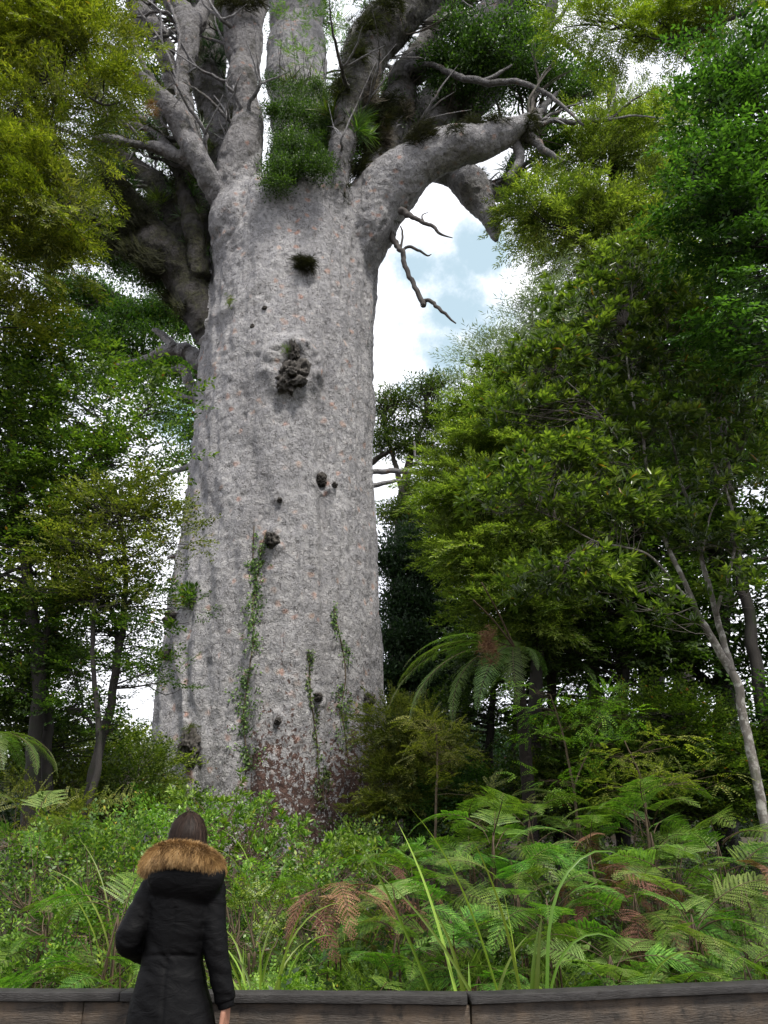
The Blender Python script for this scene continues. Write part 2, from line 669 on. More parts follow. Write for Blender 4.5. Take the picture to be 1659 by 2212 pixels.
def plain(name, col, rough=.8, nscale=None, col2=None, bump=0, spec=.3):
    m, n, l = new_mat(name)
    b = n.new("ShaderNodeBsdfPrincipled")
    b.inputs['Base Color'].default_value = (*col, 1)
    b.inputs['Roughness'].default_value = rough
    b.inputs['Specular IOR Level'].default_value = spec
    if nscale:
        tcn = n.new("ShaderNodeTexCoord")
        f = noise(n, l, tcn.outputs['Object'], nscale, 5, .6)
        l.new(ramp(n, l, f, [(.3, col), (.7, col2 or col)]), b.inputs['Base Color'])
        if bump:
            bp = n.new("ShaderNodeBump")
            bp.inputs['Strength'].default_value = bump
            bp.inputs['Distance'].default_value = .02
            l.new(f, bp.inputs['Height'])
            l.new(bp.outputs[0], b.inputs['Normal'])
    o = n.new("ShaderNodeOutputMaterial")
    l.new(b.outputs[0], o.inputs[0])
    return m


M = {}
M['kauri'] = kauri_bark()
M['kauri_moss_shade'] = kauri_bark('kauri_moss_shade_bark', .8)  # mossy limbs, with their shade painted into the colour too
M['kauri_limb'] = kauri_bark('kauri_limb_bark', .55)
M['kauri_shaggy_shade'] = kauri_bark('kauri_shaggy_shade_bark', .95)  # darkest limbs: heavy moss plus shade painted into the bark colour
M['bark_dark'] = bark_mat("bark_dark", (.012, .010, .009), (.036, .031, .027), moss=(.02, .028, .01))
M['bark_pale'] = bark_mat("bark_pale", (.07, .06, .05), (.17, .155, .135), lichen=(.30, .29, .26), moss=(.05, .06, .025), scale=9)
M['bark_mid'] = bark_mat("bark_mid", (.055, .045, .038), (.13, .115, .10), moss=(.04, .05, .02))
M['dead'] = bark_mat("dead_wood", (.035, .03, .028), (.09, .08, .075), scale=12)
M['moss'] = leaf_mat("moss_tuft", (.012, .014, .007), (.03, .032, .012), (.06, .065, .02), trans=.15, rough=.9)
M['root'] = leaf_mat("hanging_roots", (.03, .022, .015), (.07, .055, .04), (.14, .12, .09), trans=.1, rough=.9)
M['lime'] = leaf_mat("leaf_lime", (.045, .075, .009), (.135, .185, .02), (.35, .40, .055), odd=(.32, .25, .03), trans=.45, rough=.5, oddp=.98)
M['lime2'] = leaf_mat("leaf_olive_lime", (.040, .060, .012), (.12, .155, .030), (.31, .34, .075), odd=(.25, .2, .04), trans=.45, rough=.5, oddp=.98)
M['green'] = leaf_mat("leaf_mid_green", (.02, .045, .009), (.058, .11, .018), (.17, .245, .04), odd=(.26, .13, .03), trans=.42, rough=.38, oddp=.98)
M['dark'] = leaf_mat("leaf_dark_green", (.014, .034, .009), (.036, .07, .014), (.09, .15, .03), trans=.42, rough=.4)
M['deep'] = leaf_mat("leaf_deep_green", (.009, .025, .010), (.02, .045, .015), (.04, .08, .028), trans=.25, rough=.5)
M['glossy'] = leaf_mat("leaf_glossy_rosette", (.024, .052, .012), (.072, .118, .024), (.23, .30, .06), odd=(.28, .16, .04), trans=.45, rough=.3, spec=.55, oddp=.98)
M['vine'] = leaf_mat('vine_leaf', (.03, .06, .015), (.075, .13, .03), (.15, .22, .05), trans=.2, rough=.55)
M['wisp'] = leaf_mat("leaf_wispy_blue", (.08, .10, .08), (.14, .17, .13), (.22, .25, .18), trans=.3, rough=.6)
M['bright'] = leaf_mat("leaf_bright_shrub", (.030, .075, .010), (.12, .24, .024), (.32, .48, .07), odd=(.38, .32, .04), trans=.38, rough=.42, oddp=.98)
M['shrub'] = leaf_mat("leaf_shrub", (.018, .050, .008), (.09, .165, .02), (.27, .38, .055), odd=(.45, .36, .05), trans=.38, rough=.4, oddp=.98)
M['fern'] = leaf_mat("fern_green", (.034, .085, .014), (.10, .20, .030), (.23, .37, .06), trans=.34, rough=.5, hv=.05)
M['fern_lime'] = leaf_mat("fern_yellow_green", (0.09, 0.14, 0.0305), (0.16, 0.24, 0.061), (0.27, 0.35, 0.093), trans=.34, rough=.5, hv=.05)
M['fern_brown'] = leaf_mat("fern_dead", (.08, .032, .018), (.17, .078, .045), (.29, .16, .10), trans=.2, rough=.8)
M['treefern'] = leaf_mat("tree_fern_green", (.06, .12, .03), (.12, .20, .05), (.20, .29, .09), trans=.35, rough=.5)
M['blade'] = leaf_mat("sedge_blade", (.06, .11, .012), (.13, .21, .022), (.27, .36, .06), odd=(.34, .26, .1), trans=.32, rough=.4, oddp=.98)
M['tuft'] = leaf_mat("perching_grass", (.05, .08, .012), (.10, .145, .02), (.19, .23, .04), odd=(.2, .15, .06), trans=.35, rough=.5, oddp=.98)
M['stalk'] = plain("fern_stalk", (.03, .02, .012), .6, 20, (.09, .06, .03))
M['stem'] = plain("shrub_stem", (.05, .035, .02), .8, 12, (.12, .09, .055))
M['litter'] = plain("forest_floor", (.02, .015, .01), .95, 5, (.06, .045, .028), .6)


# ------------------------------------------------------------------ leaf and spray shapes (local: x = growth, z = up)
def leaf(L, w, fold=.25, six=False, bend=.0):
    """a lance-shaped leaf along +x"""
    if six:
        V = np.array([[0, 0, 0], [.35 * L, .5 * w, fold * w * .6], [.75 * L, .36 * w, fold * w * .4 - bend * L * .5], [L, 0, -bend * L],
                      [.75 * L, -.36 * w, fold * w * .4 - bend * L * .5], [.35 * L, -.5 * w, fold * w * .6]])
        return V, np.array([[0, 3, 2, 1], [0, 5, 4, 3]])
    V = np.array([[0, 0, 0], [.45 * L, .5 * w, fold * w * .5], [L, 0, -bend * L], [.45 * L, -.5 * w, fold * w * .5]])
    return V, np.array([[0, 3, 2, 1]])


def frame_from(d, roll=0.0, up=(0, 0, 1)):
    """rows: x axis along d, y side, z normal (near up), rolled"""
    d = norm(d)
    y = np.cross(up, d)
    ny = np.linalg.norm(y)
    y = y / ny if ny > 1e-4 else np.array([0, 1.0, 0])
    z = np.cross(d, y)
    c, s = math.cos(roll), math.sin(roll)
    return np.stack([d, y * c + z * s, z * c - y * s])


def place(V, o, d, roll=0, s=1.0):
    return np.asarray(o) + (V * s) @ frame_from(d, roll)


def strip(pts, w, up=(0, 0, 1)):
    """a flat thin blade along pts, width w (array)"""
    pts = np.asarray(pts, float)
    t = norm(np.gradient(pts, axis=0))
    y = norm(np.cross(up, t))
    w = np.broadcast_to(np.asarray(w, float), (len(pts),))[:, None]
    V = np.stack([pts - y * w / 2, pts + y * w / 2], 1).reshape(-1, 3)
    k = np.arange(len(pts) - 1) * 2
    return V, np.stack([k, k + 1, k + 3, k + 2], -1)


def spray_fine(seed, L=.36, ll=.062, lw=.0135):
    r = np.random.default_rng(seed)
    m = MB()
    n = 7
    for i in range(n):
        u = (i + .5) / n
        o = np.array([u * L, 0, -.10 * L * u * u])
        for sd_ in (1, -1):
            if i < n - 1:
                a = r.uniform(.5, .9) * sd_
                tl = L * .42 * (1 - u * .7) * r.uniform(.7, 1.2)
                d = np.array([math.cos(a), math.sin(a), r.uniform(-.25, .2)])
            else:
                a, tl, d = 0, L * .2, np.array([1, sd_ * .3, 0])
            k = 3
            for j in range(k):
                q = o + d * tl * (j + 1) / k
                for s2 in ((1, -1) if j < k - 1 else (0,)):
                    b = a + s2 * r.uniform(.5, 1.1)
                    dd = np.array([math.cos(b), math.sin(b), r.uniform(-.4, .5)])
                    V, Q = leaf(ll * r.uniform(.7, 1.2), lw * r.uniform(.8, 1.3))
                    m.add(place(V, q, dd, r.uniform(-.8, .8)), Q, r.uniform(0, 1))
    return m.get()


def spray_broad(seed, L=.34, ll=.075, lw=.036, n=11, six=False):
    r = np.random.default_rng(seed)
    m = MB()
    for i in range(n):
        u = (i + 1) / n
        o = np.array([u * L, 0, -.12 * L * u * u + r.uniform(-.01, .01)])
        a = (1 if i % 2 else -1) * r.uniform(.5, 1.1) * (1 if i < n - 1 else .1)
        if i % 3 == 1 and i < n - 2:
            o2 = o + np.array([math.cos(a), math.sin(a), 0]) * L * .22
            for k in range(3):
                b = a + r.uniform(-1, 1)
                V, Q = leaf(ll * r.uniform(.6, 1.1), lw * r.uniform(.7, 1.1), .3, six, .1)
                m.add(place(V, o2, [math.cos(b), math.sin(b), r.uniform(-.4, .3)], r.uniform(-.6, .6)), Q, r.uniform(0, 1))
        V, Q = leaf(ll * r.uniform(.7, 1.15), lw * r.uniform(.8, 1.15), .3, six, .12)
        m.add(place(V, o, [math.cos(a), math.sin(a), r.uniform(-.45, .35)], r.uniform(-.6, .6)), Q, r.uniform(0, 1))
    return m.get()


def spray_rosette(seed, ll=.095, lw=.024, n=11, stem=.12, six=True, side=True):
    """whorl of lance leaves at a twig tip, opened around +x"""
    r = np.random.default_rng(seed)
    m = MB()
    for i in range(n):
        a = i * 2.4 + r.uniform(-.3, .3)
        t = r.uniform(.45, 1.25) if i < n - 3 else r.uniform(.15, .4)
        d = [math.cos(t), math.sin(t) * math.cos(a), math.sin(t) * math.sin(a)]
        V, Q = leaf(ll * r.uniform(.75, 1.15) * (1 if i < n - 3 else .7), lw * r.uniform(.85, 1.15), .35, six, .12)
        m.add(place(V, [stem * (1 - .25 * (n - i) / n), 0, 0], d, 0), Q, np.clip(r.uniform(.1, .8) + (.25 if i >= n - 4 else 0), 0, 1))
    if side:
        for i in range(3):
            a = r.uniform(0, 6.28)
            V, Q = leaf(ll * .8, lw, .3, six, .1)
            m.add(place(V, [stem * r.uniform(.2, .6), 0, 0], [.6, math.cos(a), math.sin(a)], 0), Q, r.uniform(0, .6))
    return m.get()


def spray_pinnate(seed, L=.34, ll=.055, lw=.026, n=8):
    r = np.random.default_rng(seed)
    m = MB()
    for b_ in range(3):
        a0 = (b_ - 1) * .8
        o0 = np.array([.1 + .08 * (1 - abs(b_ - 1)), 0, 0])
        d0 = np.array([math.cos(a0), math.sin(a0), r.uniform(-.15, .1)])
        for i in range(n):
            u = (i + 1) / n
            o = o0 + d0 * L * u * .8 + np.array([0, 0, -.08 * u * u])
            for s_ in (1, -1):
                b = a0 + s_ * 1.15
                V, Q = leaf(ll * (1 - .4 * u) * r.uniform(.85, 1.1), lw, .2, False)
                m.add(place(V, o, [math.cos(b), math.sin(b), r.uniform(-.25, .1)], r.uniform(-.2, .2)), Q, r.uniform(.2, 1))
    return m.get()


def spray_cluster(seed, ll=.05, lw=.02, n=16, rad=.1):
    """dense little tuft of up-pointing leaves"""
    r = np.random.default_rng(seed)
    m = MB()
    for i in range(n):
        o = r.normal(0, rad * .5, 3)
        V, Q = leaf(ll * r.uniform(.7, 1.2), lw, .3)
        m.add(place(V, o, norm(o * 3 + np.array([.08, 0, .03]) + r.normal(0, .03, 3)), r.uniform(-1, 1)), Q, r.uniform(0, 1))
    return m.get()


def spray_grass(seed, L=.45, w=.012, n=22, spread=.8, droop=.6):
    r = np.random.default_rng(seed)
    m = MB()
    for i in range(n):
        a = r.uniform(0, 6.28)
        t = r.uniform(.1, spread)
        l_ = L * r.uniform(.6, 1.15)
        u = np.linspace(0, 1, 5)[:, None]
        d = np.array([math.cos(t), math.sin(t) * math.cos(a), math.sin(t) * math.sin(a)])
        pts = d * l_ * u + np.array([-.25, math.cos(a) * .35, math.sin(a) * .35]) * droop * l_ * u ** 2.2
        V, Q = strip(pts, w * np.array([.7, 1, .9, .6, .1]), up=(.1, -math.sin(a), math.cos(a)))
        m.add(V, Q, r.uniform(0, 1))
    return m.get()


SPR = {
    'fine': [spray_fine(k) for k in range(3)],
    'broad': [spray_broad(k) for k in range(3)],
    'small': [spray_broad(k + 20, .26, .048, .022, 13) for k in range(3)],
    'rosette': [spray_rosette(k) for k in range(4)],
    'pinnate': [spray_pinnate(k) for k in range(3)],
    'cluster': [spray_cluster(k) for k in range(3)],
    'wisp': [spray_broad(k + 40, .3, .075, .009, 12) for k in range(3)],
    'grass': [spray_grass(k) for k in range(4)],
    'moss': [spray_grass(k + 9, .26, .012, 18, 1.5, 1.0) for k in range(3)],
}


def scatter(mb, kind, pos, dirs, scale, rng, tone_shift=None, rolls=None):
    """instances of a spray kind at many positions, merged into mb"""
    tmpl = SPR[kind]
    n = len(pos)
    if n == 0:
        return
    which = rng.integers(0, len(tmpl), n)
    X = norm(dirs)
    up = np.broadcast_to(np.array([0, 0, 1.0]), X.shape)
    Yv = np.cross(up, X)
    ln = np.linalg.norm(Yv, axis=1, keepdims=True)
    Yv = np.where(ln > 1e-3, Yv / np.maximum(ln, 1e-9), np.array([0, 1.0, 0]))
    Z = np.cross(X, Yv)
    roll = rng.uniform(-.6, .6, n) if rolls is None else rolls
    c, s = np.cos(roll)[:, None], np.sin(roll)[:, None]
    Y2, Z2 = Yv * c + Z * s, Z * c - Yv * s
    Rm = np.stack([X, Y2, Z2], 1)
    sc = np.broadcast_to(np.asarray(scale, float), (n,))
    ts = np.zeros(n) if tone_shift is None else tone_shift
    for k, (Vt, Ft, Tt) in enumerate(tmpl):
        idx = np.nonzero(which == k)[0]
        if not len(idx):
            continue
        V = np.einsum('vj,njk->nvk', Vt, Rm[idx]) * sc[idx][:, None, None] + pos[idx][:, None, :]
        Fq = Ft[None] + (np.arange(len(idx)) * len(Vt))[:, None, None]
        T = np.clip(Tt[None] * .75 + .12 + ts[idx][:, None], 0, .96)
        T = np.where(rng.uniform(0, 1, T.shape) < .007, 1.0, T)
        mb.add(V.reshape(-1, 3), Fq.reshape(-1, Ft.shape[1]), T.ravel())


def foliage(mb, twigs, blobs, kind, rng, clump_r=.42, per=16, size=1.0, dens=1.0, skeleton=None, up=.25, twig_r=.010, drop=0.0):
    """blobs: (center, radii 3, n clumps). Leaf clumps spread through each blob; a twig runs from the skeleton to every clump."""
    for (c, rad, ncl) in blobs:
        c = np.asarray(c, float)
        rad = np.asarray(rad, float)
        q = rng.normal(0, 1, (ncl, 3))
        q = norm(q) * (rng.uniform(0, 1, (ncl, 1)) ** .42)
        cen = c + q * rad
        for k in range(ncl):
            rc = clump_r * rng.uniform(.6, 1.35)
            n = max(3, int(per * dens * rng.uniform(.6, 1.35)))
            out = norm(q[k] * rad * 1.0 + np.array([0, 0, up * 2 * rad.mean() * .3]) + 1e-6)
            e = norm(rng.normal(0, 1, (n, 3)))
            e[:, 2] = np.abs(e[:, 2]) * .6 - .15
            pos = cen[k] + e * (rng.uniform(.15, 1, (n, 1)) ** .6) * rc * np.array([1.2, 1.2, .62])
            d = e * .9 + out * .8 + np.array([0, 0, up - drop]) + rng.normal(0, .25, (n, 3))
            ts = rng.normal(0, .10) + rng.normal(0, .06, n)
            scatter(mb, kind, pos, d, size * rng.uniform(.75, 1.25, n), rng, ts)
            if twigs is not None and skeleton is not None:
                dd = np.linalg.norm(skeleton - cen[k], axis=1) + np.maximum(0, skeleton[:, 2] - cen[k][2]) * 1.2
                a = skeleton[np.argmin(dd)]
                b = cen[k]
                L = np.linalg.norm(b - a)
                mid = (a + b) / 2 + rng.normal(0, .08, 3) * L + np.array([0, 0, .06 * L])
                r0 = twig_r * (1 + min(2.5, L))
                V, Q = tube([a, (a + mid) / 2 + rng.normal(0, .03, 3) * L, mid, b + e[0] * rc * .5], [r0, r0 * .8, r0 * .6, r0 * .25], 5, 8, cap=False)
                twigs.add(V, Q)
                for j in range(2):
                    V, Q = tube([mid, (mid + pos[j % n]) / 2 + rng.normal(0, .05, 3), pos[j % n]], [r0 * .5, r0 * .35, r0 * .15], 4, 5, cap=False)
                    twigs.add(V, Q)


def pxblob(x, y, rx, ry, Y, n, ryd=None):
    c = P(x, y, Y)
    d = depth_of(c) / F
    return (c, (rx * d, (ryd if ryd is not None else (rx + ry) / 2 * d), ry * d), n)


def pxline(pts):
    """pts: (x, y, width px, Y) -> world points, radii"""
    Pw = np.array([P(q[0], q[1], q[3]) for q in pts])
    R = np.array([q[2] / 2 * depth_of(p) / F for q, p in zip(pts, Pw)])
    return Pw, R


def gz(x, y):
    """height of the ground"""
    x, y = np.asarray(x, float), np.asarray(y, float)
    t = np.clip((y - 4.7) / 9.5, 0, 1)
    h = -.35 + .45 * np.clip((y - 4.2) / .8, 0, 1) + 1.05 * (t * t * (3 - 2 * t) * .35 + t * .65)
    h = h + .012 * np.clip(y - 14, 0, 400)
    pp = np.stack([np.broadcast_to(x, np.broadcast(x, y).shape).ravel() * .45, np.broadcast_to(y, np.broadcast(x, y).shape).ravel() * .45,
                   np.zeros(np.broadcast(x, y).size)], 1)
    h = h + (vnoise(pp, 5) * .12 * np.clip((pp[:, 1] / .45 - 4.6) / 2, 0, 1)).reshape(h.shape)
    return h


def g1(x, y):
    return float(gz(np.array([x]), np.array([y]))[0])


def ground_at(px, Y):
    """ground point that shows in picture column px at distance Y"""
    z = 0.5
    for _ in range(4):
        d = Y * math.cos(PITCH) + (z - CAMZ) * math.sin(PITCH)
        X = (px - 829.5) / F * d
        z = g1(X, Y)
    return np.array([X, Y, z])


# ------------------------------------------------------------------ ground
def make_ground():
    xs = np.concatenate([np.linspace(-600, -30, 12), np.linspace(-28, 28, 113), np.linspace(30, 600, 12)])
    ys = np.concatenate([np.linspace(-300, -10, 8), np.linspace(-8, 40, 97), np.linspace(44, 900, 18)])
    X, Y = np.meshgrid(xs, ys)
    V = np.stack([X, Y, gz(X, Y)], -1).reshape(-1, 3)
    nx = len(xs)
    i, j = np.meshgrid(np.arange(len(ys) - 1), np.arange(nx - 1), indexing='ij')
    k = (i * nx + j).ravel()
    o = part("ground", V, np.stack([k, k + 1, k + nx + 1, k + nx], -1), M['litter'], smooth=True)
    tag(o, kind='structure')


make_ground()

# ------------------------------------------------------------------ the giant kauri
KY = 17.0
EDGE = [(1850, 328, 845), (1800, 332, 841), (1750, 334, 838), (1700, 335, 834), (1600, 341, 831), (1500, 352, 828), (1400, 365, 822), (1300, 381, 815), (1200, 400, 812), (1100, 414, 806),
        (1000, 424, 803), (900, 436, 802), (800, 440, 800), (750, 443, 801), (700, 452, 803), (640, 460, 807), (600, 463, 811), (560, 464, 816), (530, 464, 822), (508, 468, 824), (492, 480, 812), (482, 502, 788), (478, 540, 750)]
rings = []
for (y, xl, xr) in EDGE:
    c = P((xl + xr) / 2, y, KY)
    r = (xr - xl) / 2 * depth_of(c) / F * .985
    rings.append((c[0], KY, c[2], r, r * .97))
low = rings[0]
rings = [(low[0], KY, -.6, low[3] * 1.12, low[3] * 1.1)] + rings
KBASE = (low[0], KY, g1(low[0], KY - 2.0))
kauri = empty("kauri_tree", KBASE, "giant grey barked kauri with a huge trunk, thick limbs and dark round burls", "tree")

LIMBS = [   # name, points (x, y, width, Y)
    ("limb", [(530, 620, 120, 16.4), (520, 520, 118, 16.0), (517, 420, 100, 15.8), (520, 330, 88, 15.7), (536, 250, 72, 15.6), (532, 180, 66, 15.6), (530, 110, 72, 15.7), (525, 40, 92, 15.8), (515, -80, 100, 16)]),
    ("limb", [(520, 580, 100, 16.8), (508, 440, 88, 17.4), (492, 330, 84, 17.8), (468, 235, 78, 18), (448, 150, 80, 18.2), (452, 70, 74, 18.5), (440, -40, 70, 19)]),
    ("limb", [(512, 530, 56, 16.8), (494, 478, 44, 16.2), (473, 425, 44, 15.6), (430, 345, 48, 15), (405, 290, 44, 14.9), (368, 240, 40, 14.8), (330, 195, 33, 14.6), (285, 150, 24, 14.4), (250, 100, 16, 14.2)]),
    ("limb", [(432, 345, 46, 15.1), (412, 300, 42, 15.2), (395, 230, 38, 15.3), (394, 150, 42, 15.4), (412, 80, 46, 15.5), (392, 30, 44, 15.6), (352, -20, 50, 15.8)]),
    ("limb", [(408, 88, 34, 15.5), (432, 45, 34, 15.6), (450, 0, 30, 15.8), (462, -50, 28, 16)]),
    ("limb", [(470, 400, 34, 16.3), (408, 353, 28, 15.3), (352, 326, 28, 15.2), (300, 314, 22, 15), (245, 300, 16, 14.8), (205, 296, 10, 14.7)]),
    ("limb", [(372, 335, 22, 15.3), (345, 300, 18, 15.3), (305, 275, 15, 15.3), (262, 268, 11, 15.2), (225, 240, 7, 15.1)]),
    ("limb", [(356, 315, 20, 15.4), (330, 280, 16, 15.6), (290, 252, 13, 15.8), (262, 225, 9, 16)]),
    ("limb", [(478, 740, 60, 16.2), (444, 680, 76, 16.4), (412, 620, 84, 16.6), (362, 556, 84, 16.6), (318, 500, 66, 16.6), (282, 440, 54, 16.4), (250, 392, 38, 16.2), (222, 352, 26, 16)]),
    ("limb", [(412, 600, 80, 17), (385, 500, 70, 17.1), (352, 425, 60, 17.2), (312, 374, 50, 17.3), (272, 345, 46, 17.2), (225, 318, 30, 17.5)]),
    ("limb", [(438, 600, 34, 16.1), (424, 530, 32, 16), (412, 465, 34, 16), (394, 400, 38, 16.1), (375, 345, 36, 16.3), (350, 290, 32, 16.6), (345, 240, 26, 17)]),
    ("limb", [(345, 540, 60, 16.9), (285, 510, 56, 17.0), (225, 490, 56, 17), (180, 470, 40, 17.2), (140, 440, 26, 17.4)]),
    ("limb", [(650, 600, 170, 17.2), (655, 440, 150, 18.2), (650, 330, 138, 19), (645, 200, 128, 19.4), (640, 100, 120, 19.8), (640, -60, 112, 20)]),
    ("limb", [(690, 560, 80, 16.0), (718, 450, 62, 15.4), (735, 370, 46, 15.1), (745, 290, 56, 15.1), (758, 220, 70, 15), (778, 160, 86, 15), (815, 90, 100, 15), (880, 20, 104, 15), (960, -60, 92, 15)]),
    ("limb", [(730, 610, 90, 16.4), (772, 490, 100, 16.2), (808, 390, 96, 16.5), (835, 300, 86, 16.6), (862, 220, 76, 16.6), (880, 150, 54, 16.6), (925, 70, 34, 16.6), (965, 0, 30, 16.6), (985, -50, 28, 16.6)]),
    ("limb", [(730, 610, 110, 17), (810, 470, 100, 17.4), (905, 290, 76, 17.8), (945, 200, 62, 18), (990, 130, 60, 18.2), (1055, 40, 72, 18.4), (1110, -30, 72, 18.6)]),
    ("limb", [(905, 340, 100, 16.8), (952, 270, 80, 16.9), (1010, 225, 68, 17), (1062, 200, 50, 17.2), (1085, 190, 36, 17.3)]),
    ("limb", [(720, 660, 80, 16.8), (764, 560, 100, 16.5), (802, 472, 122, 16.1), (846, 402, 128, 15.8), (912, 352, 104, 15.5), (980, 326, 90, 15.3), (1050, 301, 72, 15.1), (1110, 279, 56, 15), (1148, 262, 40, 14.9)]),
    ("limb", [(930, 360, 80, 16.5), (975, 370, 66, 16.6), (1010, 405, 70, 16.6), (1042, 450, 50, 16.6), (1062, 492, 34, 16.6), (1070, 520, 8, 16.6)]),
    ("limb", [(1028, 415, 50, 16.6), (1062, 408, 40, 16.8), (1095, 402, 34, 17), (1108, 375, 24, 17.2), (1118, 335, 18, 17.4), (1160, 300, 12, 17.6)]),
    ("limb", [(470, 640, 60, 17.4), (448, 560, 60, 17.6), (436, 480, 60, 17.9), (425, 410, 50, 18.2), (400, 360, 40, 18.5), (385, 300, 34, 18.8)]),
]
pieces = [ringloft(rings, 48)]
skel_pts, skel_r, skel_id = [], [], []
R0 = catmull(np.array(rings), 160)
for q in R0:
    skel_pts.append((q[0], q[1], q[2]))
    skel_r.append(q[3] * 1.03)
    skel_id.append(0)
for i, (nm, pts) in enumerate(LIMBS):
    Pw, Rw = pxline(pts)
    Rw = Rw.copy()
    tot = catmull(np.column_stack([Pw, Rw]), 10 * len(pts))
    # lumpy girth
    nb = fbm(tot[:, :3] * 1.1, 2, 40 + i)
    tot[:, 3] *= 1 + .14 * nb
    tot[:, :3] += np.stack([fbm(tot[:, :3] * .7 + 31 * k, 2, 80 + i) for k in range(3)], 1) * .5 * np.minimum(tot[:, 3:4], .5)
    V, Q = tube(tot[:, :3], tot[:, 3], 20, 8 * len(pts))
    pieces.append((V, Q))
    for q in tot:
        skel_pts.append(tuple(q[:3]))
        skel_r.append(q[3])
        skel_id.append(i + 1)
KV, KQ, KN = fuse(pieces, .055, 6)
kc = np.array([KBASE[0], KY, 0])


def bark_relief(V, N, amp=1.0):
    th = np.arctan2(V[:, 1] - KY, V[:, 0] - KBASE[0])
    z = V[:, 2]
    intr = 1 / (1 + np.exp((z - 16.4) * 2))               # flutes belong to the trunk
    tw = th + z * .035                                      # the grain leans
    p = np.stack([np.cos(tw) * 2.3, np.sin(tw) * 2.3, z * .16], 1)
    fl = fbm(p * 1.15, 3, 3)
    d = intr * (.12 * fl + .05 * (1 - np.abs(fbm(p * np.array([2.4, 2.4, 1.6]), 2, 13)) * 2.2))
    left = np.clip(-(V[:, 0] - KBASE[0]) / 2.4, -.3, 1)
    t2 = th + z * (.03 + .10 * left)
    p = np.stack([np.cos(t2) * 2.3, np.sin(t2) * 2.3, z * .07], 1)
    g = fbm(p * 3.0, 2, 61)
    d = d + intr * .085 * (1 - np.abs(g) * 2.6)
    q = V + fbm(V * .9, 2, 21)[:, None] * .2
    d = d + .06 * fbm(q * np.array([1.6, 1.6, .7]), 3, 5)
    d = d + .024 * fbm(q * np.array([5, 5, 2.6]), 2, 7)
    w = vnoise(q * np.array([7.5, 7.5, 4.5]), 9)
    d = d - .045 * np.clip(w - .25, 0, 1) ** 1.0 * 1.6      # dimples
    d = d + .014 * vnoise(q * 14, 10)
    dv = fbm(V * .8, 2, 77) * .07 * (1 - intr)
    return V + N * ((d + dv) * amp)[:, None]


KV0 = KV.copy()
bvh0 = BVHTree.FromPolygons([tuple(v) for v in KV], [tuple(q) for q in KQ])
KV = bark_relief(KV, KN)
for (x, y, rp) in ((632, 800, 46), (692, 1040, 19), (590, 1172, 21), (685, 1508, 13), (794, 1512, 16), (600, 1558, 11), (604, 1080, 9)):
    dr_ = ray(x, y)
    h_ = bvh0.ray_cast(Vector((0, 0, CAMZ)), Vector(dr_ / np.linalg.norm(dr_)))
    if h_[0] is not None:
        c_ = np.array(h_[0])
        rw = rp * depth_of(c_) / F
        dd_ = np.linalg.norm((KV0 - c_) * [1, 1, .85], axis=1) / rw
        KV = KV + KN * (rw * (.34 * np.exp(-((dd_ - 1.05) / .42) ** 2) + .12 * np.exp(-(dd_ / 2.2) ** 2)) * (1 + .5 * fbm(KV0 * 6, 2, 4)))[:, None]
sp_, sr_, si_ = np.array(skel_pts), np.array(skel_r), np.array(skel_id)
fc = KV[KQ].mean(1)
own = np.empty(len(fc), int)
for a in range(0, len(fc), 20000):
    d = np.linalg.norm(fc[a:a + 20000, None, :] - sp_[None], axis=2) - sr_[None]
    own[a:a + 20000] = si_[np.argmin(d, 1)]
full = new_mesh("kauri_full", KV, KQ, smooth=True)
nn = np.empty(len(full.vertices) * 3, np.float32)
full.vertices.foreach_get("normal", nn)
nn = nn.reshape(-1, 3)
bvh = BVHTree.FromPolygons([tuple(v) for v in KV], [tuple(q) for q in KQ])
bpy.data.meshes.remove(full)
for i in range(len(LIMBS) + 1):
    sel = KQ[own == i]
    if len(sel) < 20:
        continue
    used, inv = np.unique(sel.ravel(), return_inverse=True)
    V = KV[used] - np.array(kauri.location)
    me = new_mesh("trunk" if i == 0 else "limb", V, inv.reshape(-1, sel.shape[1]), smooth=True)
    me.normals_split_custom_set_from_vertices([tuple(q) for q in nn[used]])
    o = link("trunk" if i == 0 else "limb", me, M['kauri_shaggy_shade' if i in (9, 10, 11, 12, 21) else 'kauri_moss_shade' if i in (2, 14, 15, 17) else 'kauri_limb' if i not in (0, 13, 18, 19) else 'kauri'], kauri)
    if i == 19:
        o['label'] = "broken drooping limb ending in a point"


def kray(x, y):
    d = ray(x, y)
    d = d / np.linalg.norm(d)
    h = bvh.ray_cast(Vector((0, 0, CAMZ)), Vector(d))
    if h[0] is None:
        return None, None
    return np.array(h[0]), np.array(h[1])


def hit_or(x, y, Y):
    p, n = kray(x, y)
    return (p, n) if p is not None and abs(p[1] - Y) < 4 else (P(x, y, Y), np.array([0, -1, .3]))


